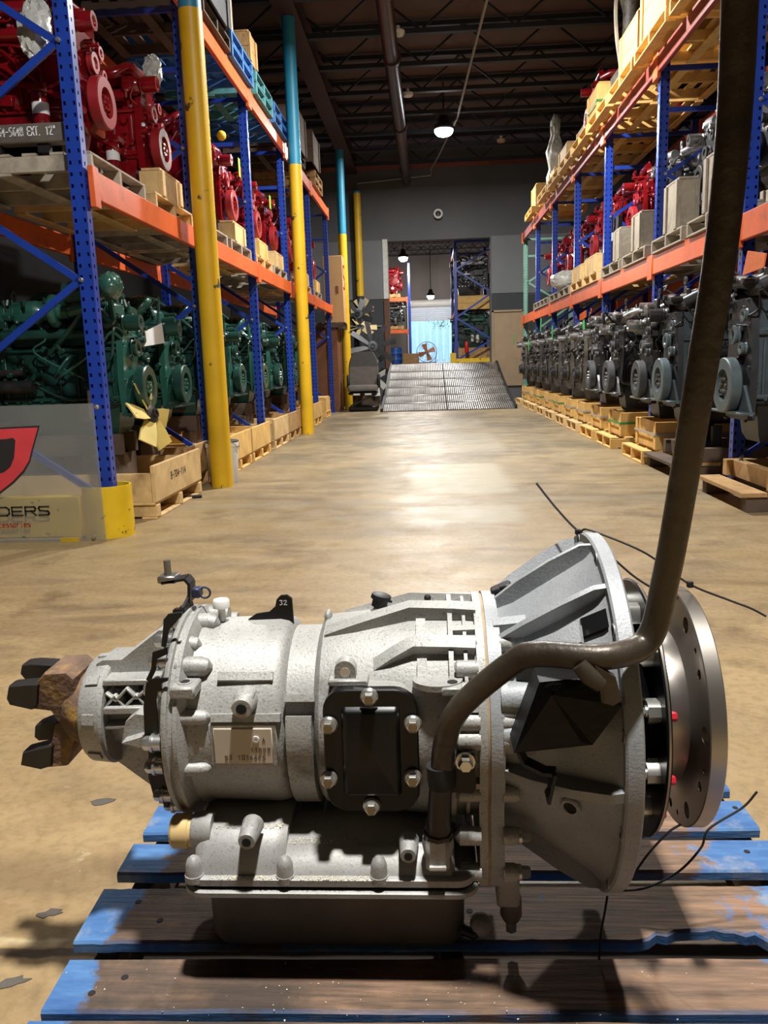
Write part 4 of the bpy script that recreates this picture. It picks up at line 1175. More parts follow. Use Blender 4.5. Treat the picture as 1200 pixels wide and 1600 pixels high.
# ------------------------------------------------------------------ cable ties and granules
def tie(pts, label, r=.0018, head=None):
    t = thing('cable_tie', label, 'cable tie', pts[0], group='cable ties on the gearbox')
    a = MB().tube(catmull(pts, 8), r, 6); o = a.build('strap', 'black_rubber', t, world=True)
    if head is not None: MB().box(head, (.009, .008, .009), ch=.001).build('lock', 'black_rubber', t, world=True)
tie([onY(838, 755, 1.36), onY(870, 795, 1.33), onY(903, 829, 1.30), onY(920, 828, 1.27), onY(990, 855, 1.24), onY(1030, 878, 1.235), onY(1078, 913, 1.225), onY(1140, 938, 1.22), onY(1172, 950, 1.215), onY(1197, 963, 1.21)], 'black cable tie stretching over the bell flange towards the right', head=onY(903, 831, 1.30))
tie([onY(962, 876, 1.245), onY(990, 900, 1.24), onY(1018, 918, 1.235), onY(1060, 940, 1.23)], 'short black cable tie between the bell flange and the filler tube', head=None)
MB_h = onY(1078, 913, 1.222)
tag(MB().box(MB_h, (.009, .008, .01), ch=.001).build('tie_lock', 'black_rubber'), 'small black tie lock on the strap right of the filler tube', 'cable tie')
tie([onY(1183, 1237, 1.16), onY(1160, 1262, 1.16), onY(1108, 1295, 1.15), onY(1095, 1325, 1.15), onY(1060, 1362, 1.14), onY(1010, 1387, 1.15), onY(968, 1392, 1.16)], 'black cable tie curling from the drive plate down to the bell flange foot')
tie([onY(1064, 1288, 1.13), onY(1045, 1300, 1.13), onY(1018, 1328, 1.14), onY(1000, 1352, 1.15), onY(986, 1374, 1.16)], 'short black cable tie arching below the black converter ring')
tie([onY(949, 1400, 1.12), onY(945, 1425, 1.11), onY(939, 1458, 1.10), onZ(936, 1500, PT + .004)], 'cable tie tail hanging from the bell flange onto the pallet')
def granules(n, seed):
    r = random.Random(seed); a = MB()
    def grain(p, s):
        a.add([p + Vector((r.uniform(-s, s), r.uniform(-s, s), r.uniform(0, s))) for _ in range(4)], [(0, 1, 2), (0, 2, 3), (0, 3, 1), (1, 3, 2)])
    xa, xb = onY(330, 1380, 1.035).x, onY(600, 1380, 1.035).x
    for _ in range(n):
        k = r.random()
        if k < .45:
            x = xa + (xb - xa) * r.random(); 
            if r.random() < .5: x = xa + (xb - xa) * (.1 + .25 * r.gauss(.5, .3)) if r.random() < .5 else xa + (xb - xa) * r.gauss(.75, .13)
            grain(Vector((x, r.uniform(1.030, 1.040), rz_ + .0195)), .0014)
        elif k < .75:
            grain(Vector((r.uniform(vx0 + .03, vm), r.uniform(1.078, 1.11), .0)) + Vector((0, 0, zt - .004)), .0014)
        elif k < .9: grain(Vector((r.uniform(vm, vm + .09), r.uniform(1.072, 1.10), zu - .004)), .0014)
        else: grain(Vector((r.gauss(-.1, .25), r.uniform(.92, 1.07), PT + .0005)), .0016)
    o = a.build('absorbent_granules', 'granule', ang=0); o['kind'] = 'stuff'
    tag(o, 'pale absorbent granules sprinkled on the pan rail and pallet', 'granules')
pm('granule', 'd8cfb0', .8, var=.1)
granules(1500, 3)
# ------------------------------------------------------------------ diesel engines
# origin: underside of the oil pan, middle; crank axis along x, front end (damper) towards +x
pm('eng_red', '7c0d15', .22, var=.3, scale=9, coat=.8, dirt='3a0a0c', dscale=6, dlo=.55, dhi=.75)
pm('eng_red_pulley', '8e161e', .48, var=.15, coat=.1)
pm('eng_green', '173e36', .34, var=.25, scale=8, coat=.25, dirt='0e2a26', dscale=6, dlo=.55, dhi=.75)
pm('eng_green_lt', '245549', .35, var=.2, scale=8, coat=.3)
pm('eng_grey', '465155', .42, var=.2, scale=8, dirt='2a3032', dscale=5, dlo=.55, dhi=.75)
pm('eng_grey_lt', '525f64', .42, var=.15, scale=8)
pm('eng_dark', '1e1f21', .42, var=.35, scale=9, dirt='3d372e', dscale=5, dlo=.52, dhi=.72)
pm('eng_dark2', '35363a', .4, var=.3, scale=9)
pm('eng_silver', '9a9b9c', .32, metal=.75, var=.25, scale=12, dirt='3c3a38', dscale=9, dlo=.5, dhi=.65)
pm('eng_old', '4c463e', .6, var=.4, scale=10, dirt='15130f', dscale=6, dlo=.48, dhi=.66)
pm('wire_black', '0e0e10', .5)
pm('pale_hose', 'b7b4ac', .5, var=.2)
PALS = {'red': ('eng_red', 'eng_red', 'eng_red_pulley', 'eng_red', 'eng_red'),
        'green': ('eng_green', 'eng_green_lt', 'eng_green', 'eng_green', 'white_plastic'),
        'grey': ('eng_grey', 'eng_dark2', 'eng_grey_lt', 'eng_dark', 'eng_dark2'),
        'dark': ('eng_dark', 'eng_silver', 'rubber_grey', 'eng_silver', 'eng_dark2'),
        'old': ('eng_old', 'eng_dark', 'eng_dark', 'eng_silver', 'eng_dark'),
        'silver': ('eng_dark2', 'eng_silver', 'black_rubber', 'eng_silver', 'eng_silver')}
def engine_proto(kind, seed=1, L=1.0, H=1.0, damper=.165, fancy=True):
    r = random.Random(seed); U = r.uniform
    m0, m1, mp_, mx, mf = PALS[kind]
    t = thing('diesel_engine', '', 'engine')
    h = L / 2
    def P(name, mb, m, par=None): return mb.build(name, m, par or t)
    zc = .30 * H                                   # crank height
    # oil pan
    a = MB()
    def rr(x0, x1, y0, y1, z): return [(x0, y0, z), (x1, y0, z), (x1, y1, z), (x0, y1, z)]
    a.ring_loft([rr(-h * .35, h * .75, -.12, .12, 0), rr(-h * .42, h * .8, -.15, .15, .05), rr(-h * .5, h * .86, -.17, .17, .2 * H)]); a.box((h * .05, 0, .21 * H), (L * .92, .38, .02), ch=.004)
    P('oil_pan', a, m0 if kind != 'grey' else 'eng_dark')
    # block with webs, bosses
    a = MB(); a.box((0, 0, .40 * H), (L * .92, .34, .38 * H), ch=.02)
    for k in range(7):
        x = -h * .82 + k * h * .27
        for s in (-1, 1): a.box((x, s * .175, .38 * H), (.022, .03, .30 * H), ch=.005)
    for s in (-1, 1):
        a.box((0, s * .18, .24 * H), (L * .9, .03, .03), ch=.006); a.box((0, s * .178, .56 * H), (L * .9, .03, .025), ch=.006)
        for k in range(14):
            a.cyl((U(-h * .8, h * .8), s * .165, U(.27, .54) * H), (0, 0, 0), 0, 0) if False else None
    P('block', a, m0)
    a = MB()
    for s in (-1, 1):
        for k in range(22):
            x, z, q = U(-h * .85, h * .85), U(.22, .80) * H, U(.012, .03)
            a.cyl((x, s * .15, z), (x, s * (.17 + U(.015, .05)), z), q, n=8)
        for k in range(14):
            x, z = U(-h * .85, h * .85), U(.25, .78) * H
            a.box((x, s * (.18 + U(0, .02)), z), (U(.03, .12), U(.03, .08), U(.02, .08)), ch=.006)
    P('castings', a, m0)['kind'] = 'stuff'
    # head and rocker cover
    a = MB(); a.box((0, 0, .66 * H), (L * .90, .30, .16 * H), ch=.012)
    for k in range(6):
        x = -h * .72 + k * h * .29
        for s in (-1, 1): a.cyl((x, s * .14, .66 * H), (x, s * .175, .66 * H), .035, n=10)
    P('cylinder_head', a, m0)
    a = MB()
    if kind in ('red', 'silver', 'old'):
        a.box((0, -.02, .79 * H), (L * .86, .22, .12 * H), ch=.03)
        for k in range(6): a.box((-h * .7 + k * h * .28, -.02, .855 * H), (.07, .17, .03), ch=.01)
    else:
        a.box((-.02, 0, .80 * H), (L * .88, .26, .13 * H), ch=.025)
        for k in range(13): a.box((-h * .8 + k * h * .13, 0, .80 * H), (.012, .275, .10 * H), ch=.003)
        a.box((-.02, 0, .875 * H), (L * .7, .12, .03), ch=.01)
    P('rocker_cover', a, m1)
    a = MB()
    for k in range(8):
        for s in (-1, 1): a.bolt((-h * .8 + k * h * .22, s * .15 - (.0), .745 * H), (0, s, .3), .011, .016)
    for k in range(10):
        for s in (-1, 1): a.bolt((-h * .85 + k * h * .18, s * .192, .225 * H), (0, s, 0), .009, .014)
    o = P('bolts', a, 'zinc' if kind in ('silver', 'dark') else m0); o['kind'] = 'stuff'
    # front gear cover, damper, mount
    a = MB()
    pts = [(-.20, .12 * H), (.20, .12 * H), (.22, .40 * H), (.19, .62 * H), (.13, .74 * H), (-.13, .74 * H), (-.20, .60 * H), (-.23, .36 * H)]
    a.prism(pts, (h * .90, 0, 0), (0, 1, 0), (0, 0, 1), (.05, 0, 0)); a.ring((h * .95 + .045, 0, zc), AXX, .06, .13, .02, 20)
    for (y, z) in pts: a.bolt((h * .9 + .05, y * .92, z * .985), AXX, .010, .014)
    P('front_cover', a, m1 if kind in ('green', 'grey') else m0)
    R = damper
    a = MB(); x = h * .95 + .06
    a.ring((x, 0, zc), AXX, R * .58, R, .075, 36, ch=.008); a.ring((x + .02, 0, zc), AXX, R * .2, R * .62, .02, 24)
    dm_ = P('crank_damper', a, mp_)
    a = MB(); a.cyl((x, 0, zc), (x + .05, 0, zc), R * .34, n=14)
    for k in range(6): a.bolt((x + .05, R * .24 * math.cos(k * PI / 3), zc + R * .24 * math.sin(k * PI / 3)), AXX, .014, .02, washer=False)
    P('crank_hub', a, 'eng_old' if kind == 'grey' else m1, dm_)
    if kind in ('grey', 'dark', 'green'):
        a = MB(); a.prism([(-.30, zc - .20), (.30, zc - .20), (.15, zc + .0), (-.15, zc + .0)], (x - .035, 0, 0), (0, 1, 0), (0, 0, 1), (.02, 0, 0)); a.box((x + .0, 0, zc - .185), (.10, .58, .018), ch=.004); P('front_mount', a, m1 if kind == 'dark' else mp_)
    # accessory drive
    for (nm, y, z, rr_, len_, m) in (('water_pump', -.02, .55, .075, .05, mp_), ('alternator', -.20, .72, .065, .14, mx), ('idler_pulley', .13, .66, .05, .04, mp_), ('tensioner', .16, .50, .045, .05, mp_)):
        y += U(-.02, .02); z = z * H + U(-.02, .02); a = MB(); x2 = h * .97 + .02
        if nm == 'alternator':
            a.lathe((x2 - .13, y, z), AXX, [(0, .05), (.01, rr_), (.11, rr_), (.13, rr_ * .8)], 16)
            for k in range(8): a.box((x2 - .07, y + rr_ * math.cos(k * PI / 4), z + rr_ * math.sin(k * PI / 4)), (.09, .012, .012), ch=.002)
        a.lathe((x2, y, z), AXX, [(0, rr_ * .5), (.008, rr_ * .85), (.012, rr_ * .9), (.018, rr_ * .8), (.03, rr_ * .8), (.036, rr_ * .9), (len_, rr_ * .88), (len_, rr_ * .5), (len_ - .012, rr_ * .4), (len_ - .012, .01)], 20)
        P(nm, a, m)
    # belt
    a = MB(); yb = [(0.0, zc, R * .9), (.15, .58 * H, .05), (-.02, .56 * H, .07)]
    # flywheel housing
    a = MB(); a.lathe((-h * .90, 0, zc + .02), (-1, 0, 0), [(0, .16), (.03, .23), (.10, .255), (.115, .262), (.14, .262)], 28); P('flywheel_housing', a, m0)
    # exhaust manifold and turbo, y- side
    s = -1
    a = MB(); a.tube([(-h * .75, s * .23, .66 * H), (h * .75, s * .23, .66 * H)], .04, 12)
    for k in range(6): a.tube([(-h * .72 + k * h * .29, s * .15, .66 * H), (-h * .72 + k * h * .29, s * .19, .67 * H), (-h * .72 + k * h * .29, s * .235, .66 * H)], .028, 8)
    P('exhaust_manifold', a, m0 if kind in ('red', 'green') else 'eng_old')
    a = MB(); tx = U(-.05, .12); tz = .80 * H; ty = s * .27
    scroll = [(tx + .0, ty + .085 * math.cos(q / 10 * 2 * PI), tz + .085 * math.sin(q / 10 * 2 * PI)) for q in range(11)]
    a.tube(scroll, [.05 - .0025 * q for q in range(11)], 10); a.lathe((tx - .05, ty, tz), AXX, [(0, .05), (.02, .07), (.11, .05), (.15, .05)], 16)
    a.lathe((tx - .19, ty, tz), AXX, [(0, .05), (.01, .085), (.06, .085), (.10, .05), (.15, .045)], 18)
    P('turbocharger', a, m0 if kind in ('red',) else ('eng_green_lt' if kind == 'green' else mx))
    a = MB()
    if kind == 'green':
        a.tube(fillet([(tx + .1, ty, tz), (h * .6, ty, tz + .03), (h * .78, ty + .05, tz + .14), (h * .55, .05, tz + .16), (-h * .6, .16, tz + .14), (-h * .75, .18, tz - .05)], .12), .045, 12)
    elif kind == 'red':
        a.tube(fillet([(tx + .1, ty, tz), (h * .7, ty, tz), (h * .85, ty + .08, tz + .08), (h * .85, .1, tz + .1)], .1), .042, 12)
    else:
        a.tube(fillet([(tx + .1, ty, tz), (h * .8, ty, tz), (h * .98, ty + .12, tz + .05), (h * .98, .1, tz + .02)], .1), .045, 12)
    P('charge_pipe', a, m1 if kind != 'grey' else 'eng_dark')
    # intake manifold, y+ side
    a = MB(); a.box((0, .21, .70 * H), (L * .72, .10, .10 * H), ch=.03); a.tube(fillet([(h * .2, .24, .72 * H), (h * .2, .30, .80 * H), (h * .6, .28, .86 * H), (h * .9, .2, .80 * H)], .1), .045, 12)
    for k in range(5): a.box((-h * .55 + k * h * .28, .262, .70 * H), (.02, .02, .09 * H), ch=.004)
    P('intake_manifold', a, m1)
    # filters on both flanks
    for (x, y, z, rr_, hh) in ((h * .55, -.25, .30, .052, .2), (-h * .25, .255, .32, .05, .2), (h * .05, .255, .32, .045, .17)):
        a = MB(); a.lathe((x, y, z * H), (0, 0, -1), [(0, rr_ * .9), (.01, rr_), (hh, rr_), (hh + .02, rr_ * .7)], 18); f = P('oil_filter', a, mf)
        a = MB(); a.box((x, y * .93, z * H + .03), (.13, .11, .06), ch=.012); P('filter_head', a, m0)
        if kind == 'red':
            a = MB().lathe((x, y, z * H - .06), (0, 0, -1), [(0, rr_ * .6), (0, rr_ * 1.01), (.07, rr_ * 1.01), (.07, rr_ * .6)], 18); P('filter_label', a, 'paper', f)
    if kind == 'red': pass
    # controller box, pumps, starter
    a = MB(); a.box((-h * .35, .235, .50 * H), (.26, .05, .16), ch=.01)
    for k in range(4): a.box((-h * .35 - .09 + k * .06, .265, .50 * H), (.01, .012, .14), ch=.002)
    P('control_unit', a, 'eng_dark' if kind != 'red' else m0)
    a = MB(); a.cyl((h * .15, .24, .47 * H), (h * .5, .24, .47 * H), .05, n=14); a.cyl((h * .5, .24, .47 * H), (h * .56, .24, .47 * H), .035, n=12)
    for k in range(6): a.cyl((h * .2 + k * h * .055, .24, .47 * H), (h * .2 + k * h * .055, .24, .47 * H + .085), .014, n=8)
    P('injection_pump', a, mx)
    a = MB(); a.cyl((-h * .85, -.24, .33 * H), (-h * .35, -.24, .33 * H), .05, n=14); a.cyl((-h * .85, -.22, .42 * H), (-h * .5, -.22, .42 * H), .028, n=10); P('starter_motor', a, 'eng_dark' if kind != 'red' else m0)
    # hoses, pipes and looms
    for k in range(12 if fancy else 7):
        s = -1 if k % 2 else 1; a = MB(); x0 = U(-h * .8, h * .5); z0 = U(.3, .85) * H; pts = [(x0, s * .19, z0)]
        for q in range(r.randint(2, 4)):
            x0 = max(-h * .9, min(h * .95, x0 + U(-.1, .35))); z0 = max(.25 * H, min(.93 * H, z0 + U(-.22, .22))); pts.append((x0, s * U(.22, .30), z0))
        pts.append((x0 + .05, s * .18, z0 - .05))
        thick = U(.007, .012) if k % 3 else U(.016, .024)
        a.tube(catmull(pts, 5), thick, 6)
        P('hose', a, ['wire_black', m1, 'wire_black', m0][k % 4] if kind in ('red', 'green', 'grey', 'dark') else ['wire_black', 'eng_silver', 'pale_hose', 'eng_dark'][k % 4])
    # fuel rail, top fittings, lifting eyes
    a = MB(); a.cyl((-h * .7, .15, .86 * H), (h * .6, .15, .86 * H), .016, n=8)
    for k in range(6): a.tube([(-h * .65 + k * h * .25, .15, .86 * H), (-h * .65 + k * h * .25, .10, .91 * H), (-h * .65 + k * h * .25, .04, .86 * H)], .006, 5)
    P('fuel_rail', a, mx)
    for x in (h * .8, -h * .8):
        a = MB(); a.box((x, .03, .86 * H), (.012, .06, .12), ch=.003); a.ring((x - .007, .03, .94 * H), AXX, .018, .036, .014, 12); P('lifting_eye', a, m0 if kind != 'grey' else 'eng_old')
    a = MB()
    for k in range(26):
        x, y, z = U(-h * .85, h * .9), U(-.2, .2), .80 * H + U(0, .08)
        if k % 2: a.cyl((x, y, z), (x + U(-.02, .02), y + U(-.02, .02), z + U(.03, .08)), U(.008, .02), n=7)
        else: a.box((x, y, z), (U(.02, .07), U(.02, .07), U(.03, .08)), Matrix.Rotation(U(0, 3), 3, 'Z'), ch=.005)
    for s in (-1, 1):
        for k in range(22):
            x, y, z = U(-h * .85, h * .95), s * U(.19, .27), U(.3, .82) * H
            if k % 2: a.cyl((x, y, z), (x + U(-.05, .05), y + s * U(.01, .04), z + U(-.05, .05)), U(.006, .018), n=7)
            else: a.box((x, y, z), (U(.02, .06), U(.02, .05), U(.02, .06)), Matrix.Rotation(U(0, 3), 3, 'Y'), ch=.004)
    for k in range(12):
        y, z = U(-.2, .2), U(.4, .85) * H; a.cyl((h * .9, y, z), (h * .95 + U(.03, .09), y, z), U(.012, .03), n=8)
    o = P('fittings', a, mx); o['kind'] = 'stuff'
    return t
AXX = (1, 0, 0)
ENG = {}; EUSED = set()
def engine(kind, seed, loc, rz, label, group, **kw):
    return place(ENG, EUSED, (kind, seed, tuple(kw.items())), loc, rz, label, group, lambda: engine_proto(kind, seed, **kw))
# ------------------------------------------------------------------ left rack contents
# floor: green engines standing in open wooden skid crates
def skid_crate(matn, loc, label, group, text=None, l=1.16, hf=.26, w=1.25):
    """shallow crate on runners; tall board faces the aisle (+x)"""
    t = thing('skid_crate', label, 'crate', loc, group=group)
    for y in (-l / 2 + .05, 0, l / 2 - .05): brd('runner', (w, .07, .085), matn, (0, y, .058), t)
    for x in (-w / 2 + .06, 0, w / 2 - .06): brd('bottom_board', (.11, l, .015), matn, (x, 0, .0075), t)
    for k in range(6): brd('deck_board', (w / 6 - .02, l, .02), matn, (-w / 2 + w / 6 * (k + .5), 0, .111), t)
    brd('front_board', (.028, l, hf), matn, (w / 2 - .014, 0, .121 + hf / 2), t)
    brd('back_board', (.028, l, hf), matn, (-w / 2 + .014, 0, .121 + hf / 2), t)
    for s in (-1, 1): brd('side_board', (w - .06, .025, hf * .8), matn, (0, s * (l / 2 - .013), .121 + hf * .4), t)
    if text:
        o = glyphs(MB(), text, (w / 2 + .001, -.22, .121 + hf * .45), (0, 1, 0), (0, 0, 1), .05, .03, .006, .002, .4).build('stencil', 'wire_black', t)
    return t
GL = [6.06, 7.0, 8.12, 9.2, 10.5, 11.6, 13.0, 14.1]
CM = ['wood_pale', 'wood_mid', 'wood_yellow', 'wood_yellow', 'wood_pale', 'wood_mid', 'wood_mid', 'wood_yellow']
for i, y in enumerate(GL):
    c_ = skid_crate(CM[i], (-2.56 - (.12 if i == 1 else 0), y, 0), 'open wooden skid crate under the %s green engine of the left rack' % ordw(i), 'left floor crates', {0: '8-704-114', 2: '7064'}.get(i), l=[1.16, .68, 1.02, 1.02, 1.02, 1.02, 1.0, 1.0][i])
    for x in (-.45, .15): brd('cradle_beam', (.1, .5, .30), 'wood_dark', (x, 0, .271), c_)
    for s_ in (-1, 1): brd('cradle_rail', (.8, .07, .155), 'wood_dark', (-.15, s_ * .14, .4985), c_)
    engine('green', 11 + i % 2, (-2.72, y, .578), 0, 'dark green diesel engine on the floor of the left rack, %s from the camera' % ordw(i), 'green engines', H=1.12)
# upper level: red engines
RL = [5.62, 6.82, 8.08, 9.22, 10.5, 11.65, 13.0, 14.15, 15.6]
for i, y in enumerate(RL):
    pallet(['wood_grey', 'wood_pale', 'wood_grey'][i % 3], (-2.60, y, 2.25), 'wooden pallet under the %s red engine of the left rack' % ordw(i), 'pallets under red engines', l=.98)
    engine('red', 21 + i % 2, (-2.72, y, 2.50), 0, 'glossy red diesel engine on the left rack, %s from the camera' % ordw(i), 'red engines, left rack', L=1.05, H=.98)
    t = thing('engine_cradle', 'dark steel cradle beneath the %s red engine of the left rack' % ordw(i), 'cradle', (-2.62, y, 2.38), group='red engine cradles')
    for s in (-1, 1):
        MB().box((-.06, s * .30, .05), (.80, .07, .1), ch=.006).build('cradle_rail', 'black_paint', t)
        if i in (1, 2, 4, 6): 
            if s > 0: MB().prism([(-.03, 0), (.05, 0), (.02, .55), (-.03, .55)], (.30, s * .36 - .06, .0), (1, 0, 0), (0, 0, 1), (0, .12, 0)).build('cradle_post', 'black_paint', t)
    MB().box((0.0, 0, .045), (.1, .6, .09), ch=.006).build('cradle_cross', 'black_paint', t)
    MB().box((.28, 0, .045), (.1, .6, .09), ch=.006).build('cradle_cross', 'black_paint', t)
    for s in (-1, 1): brd('wood_block', (.1, .10, .028), 'wood_pale', (.2, s * .10, .104), t)
# stencilled grey beam on the nearest pallet
sk = onY(40, 208, 5.10)
t = thing('steel_skid', 'grey steel skid with white stencilled lettering at the near end of the left rack', 'skid', (-2.75, 5.15, 2.38))
for x in (-.30, .12, .42): MB().box((x, 0, (sk.z - 2.38 - .05) / 2), (.07, .05, sk.z - 2.43)).build('upright', 'dark_steel', t)
MB().box((.0, .0, sk.z - 2.38), (1.15, .1, .11), ch=.008).build('top_rail', 'pan_dark', t)
q = onY(-2, 214, 5.097)
glyphs(MB(), '54-5648 EXT. 12"', q - t.location, (1, 0, 0), (0, 0, 1), .048, .0172, .006, .003, .33).build('stencil', 'paper', t)
# low boxes on the aisle edge of those pallets
for i, k in enumerate((1, 3, 4, 5, 7, 8)):
    crate(['wood_pale', 'wood_pale', 'wood_yellow'][i % 3], (.15, .52, .19), (-2.125, RL[k] - .05, 2.38), 'low pale wooden box on the upper left rack, %s from the camera' % ordw(i), 'boxes on the left rack', planks=1)
# tags
for (p_, d_, mt, lab) in ((onX(374, 262, -2.08), (.004, .09, .20), 'tag_lime', 'lime green tag on a red engine beside the third blue upright'), (onX(422, 316, -2.08), (.004, .1, .17), 'tag_lime', 'lime green tag on a red engine further along the left rack')):
    tag(MB().box(p_, d_, ch=.001).build('paper_tag', mt), lab, 'tag')
tag(MB().sphere(onX(346, 212, -2.1), .05, 12, 8).build('yellow_cap', 'pole_yellow'), 'round yellow plastic cap on a red engine behind the first yellow column', 'cap')
# top level of the left rack: pallets and odd items
TL = [(5.7, 'wood_dark'), (6.85, 'wood_mid'), (8.3, 'wood_dark'), (9.4, 'wood_blue'), (10.6, 'wood_teal'), (11.75, 'wood_blue'), (13.4, 'wood_dark'), (15.6, 'wood_mid')]
for i, (y, mt) in enumerate(TL):
    for k in range(1 if i in (0, 1, 2, 6) else 2):
        pallet(mt, (-2.5, y, 4.2 + .135 * k), '%s pallet on the top level of the left rack, %s one along%s' % ({'wood_dark': 'dark', 'wood_blue': 'blue', 'wood_teal': 'teal', 'wood_mid': 'brown'}[mt], ordw(i), ', upper of two' if k else ''), 'pallets on top of the left rack')
for i, (y, x, d_, z, mt) in enumerate(((8.2, -2.25, (.7, .8, .45), 4.33, 'rubber_grey'), (9.0, -2.2, (.4, .35, .5), 4.47, 'wood_grey'), (10.0, -2.2, (.5, .4, .3), 4.47, 'wood_mid'), (13.3, -2.3, (.8, .9, .55), 4.33, 'wood_dark'), (15.0, -2.2, (.6, .9, .5), 4.47, 'wood_dark'))):
    crate(mt, d_, (x, y, z), 'dull crate on the top level of the left rack, %s from the camera' % ordw(i), 'crates on top of the left rack')
# ------------------------------------------------------------------ right rack contents
RR = PI
# floor: two grey engines on black skids, then boxed pallets
GR = [(5.78, 'grey', 31), (7.38, 'grey', 31), (8.2, 'dark', 41), (9.55, 'dark', 42), (10.6, 'dark', 41), (11.7, 'old', 51), (12.75, 'old', 52), (13.9, 'old', 51), (15.0, 'old', 52), (16.2, 'old', 51), (17.2, 'old', 52), (18.6, 'old', 51)]
KN = {'grey': 'blue-grey engine with ring damper', 'dark': 'black and silver engine', 'old': 'greasy dark engine'}
for i, (y, kd, sd) in enumerate(GR):
    z = .42 if kd == 'grey' else .41
    engine(kd, sd, (2.66, y, z), RR, '%s on the right floor, %s from the camera' % (KN[kd], ordw(i)), 'right floor engines', **({'H': 1.32, 'damper': .19} if kd == 'grey' else {'H': 1.30, 'L': .98, 'damper': .185} if kd == 'dark' else {'H': 1.28, 'L': .95, 'damper': .1}))
for i in range(2):
    y = GR[i][0]
    t = thing('engine_skid', 'dark timber skid with black posts under the %s grey engine' % ordw(i), 'skid', (2.72, y + (-.06 if i == 0 else -.1), 0), group='engine skids')
    for s in (-1, 1): brd('runner', (1.3, .09, .10), 'wood_dark', (0, s * .38, .05), t)
    for k, x in enumerate((-.6, -.35, .1, .5)): brd('deck_board', (.16, .88, .03), 'wood_mid' if (k + i) % 2 == 0 else 'wood_dark', (x, 0, .115), t)
    brd('front_timber', (.07, .72, .12), 'wood_mid' if i == 0 else 'wood_dark', (-.42, 0, .19), t)
    for s in (-1, 1):
        brd('side_timber', (.9, .08, .12), 'wood_mid' if i == 0 else 'wood_dark', (-.05, s * .40, .19), t)
        MB().box((-.2, s * .10, .27), (.08, .06, .28), ch=.004).build('post', 'black_paint', t)
        MB().box((.3, s * .10, .27), (.08, .06, .28), ch=.004).build('post', 'black_paint', t)
    for s in (-1, 1): MB().bolt((-.42, s * .3, .25), (0, 0, 1), .014, .02).build('skid_bolt', 'zinc', t)
for i, (y, kd, sd) in enumerate(GR[2:]):
    pallet('wood_yellow' if i < 3 else 'wood_pale', (2.60, y, 0), 'pale wooden pallet on the floor of the right rack, %s from the camera' % ordw(i), 'right floor pallets', l=.82)
    crate('wood_yellow', (.86, .62 if i != 0 else .75, .27), (2.62, y, .13), 'boxed timber base under a dark engine, %s along the right rack' % ordw(i), 'timber bases on the right floor', planks=1, lid=False, strap='strap_green' if i in (1, 5, 7) else 'strap_grey')
# green tags, white arms on far engines
for k, (px, py) in enumerate(((912, 515), (863, 520), (845, 508), (826, 540), (803, 530))):
    tag(MB().box(onX(px, py, 2.12), (.006, .13, .24), Matrix.Rotation(.3 * (k % 3 - 1), 3, 'X'), ch=.002).build('green_tag', 'tag_green'), 'green plastic tag on the dark engines of the right rack, %s from the camera' % ordw(k), 'tag', 'green tags')
a = MB(); a.poly3([onX(*q, 2.1) for q in ((1168, 392), (1196, 396), (1192, 418), (1160, 430))], (.01, 0, 0)); tag(a.build('orange_tag', 'tag_orange'), 'crumpled orange tag hanging above the nearest grey engine', 'tag')
# level two
for i, (y, mt) in enumerate(((6.9, 'wood_grey'), (8.02, 'wood_grey'), (9.25, 'wood_grey'), (10.38, 'wood_grey'), (11.62, 'wood_pale'), (12.65, 'wood_pale'), (13.8, 'wood_grey'), (14.85, 'wood_grey'), (16.1, 'wood_grey'), (17.1, 'wood_grey'))):
    pallet(mt, (2.82, y, 2.02), 'weathered pallet on the middle level of the right rack, %s from the camera' % ordw(i), 'right rack pallets', l=.98)
SE = [(6.9, 'silver', 61), (8.02, 'silver', 62), (9.25, 'silver', 61), (10.38, 'red', 21), (11.62, 'red', 22), (12.65, 'red', 21), (13.8, 'red', 22), (14.85, 'red', 21), (16.1, 'red', 22), (17.1, 'red', 21)]
for i, (y, kd, sd) in enumerate(SE):
    kw = {'L': 1.05, 'H': .98} if kd == 'red' else {'L': .95, 'H': .92, 'damper': .12}
    engine(kd, sd, (3.12, y, 2.35), RR, '%s engine, middle right level, %s from the camera' % ('bare silver and black' if kd != 'red' else 'glossy red', ordw(i)), 'middle level engines, right rack', **kw)
    crate('wood_grey', (.5, .7, .20), (3.08, y, 2.15), 'low timber base under the %s engine of the middle right level' % ordw(i), 'engine bases, right rack', planks=1, lid=False)
for i, (y, w_, h_) in enumerate(((6.8, .40, .42), (7.9, .40, .42), (9.15, .34, .36), (10.05, .3, .34), (11.62, .7, .22), (12.65, .7, .2))):
    crate('wood_grey' if i < 4 else 'wood_pale', (.17, w_, h_), (2.36, y, 2.15), 'weathered wooden box facing the aisle on the right rack, %s from the camera' % ordw(i), 'aisle boxes, right rack', planks=1)
for i, y in enumerate((10.62, 10.85)):
    t = thing('steel_bracket', 'black steel end bracket standing before the red engines, %s from the camera' % ordw(i), 'bracket', (2.42, y, 2.15), group='steel end brackets')
    MB().box((0, 0, .3), (.06, .10, .6), ch=.006).build('post', 'black_paint', t); MB().box((.12, 0, .03), (.3, .16, .06), ch=.006).build('foot', 'black_paint', t); MB().box((-.031, 0, .38), (.002, .05, .1)).build('label', 'paper', t)
tag(crumple(MB().sphere(onX(886, 437, 2.4) + Vector((0, 0, -.01)), .22, 26, 14, (.8, 1.3, .7)), .018, 2).build('plastic_bundle', 'bag_clear'), 'clear plastic wrapped bundle on the middle right level', 'bundle')
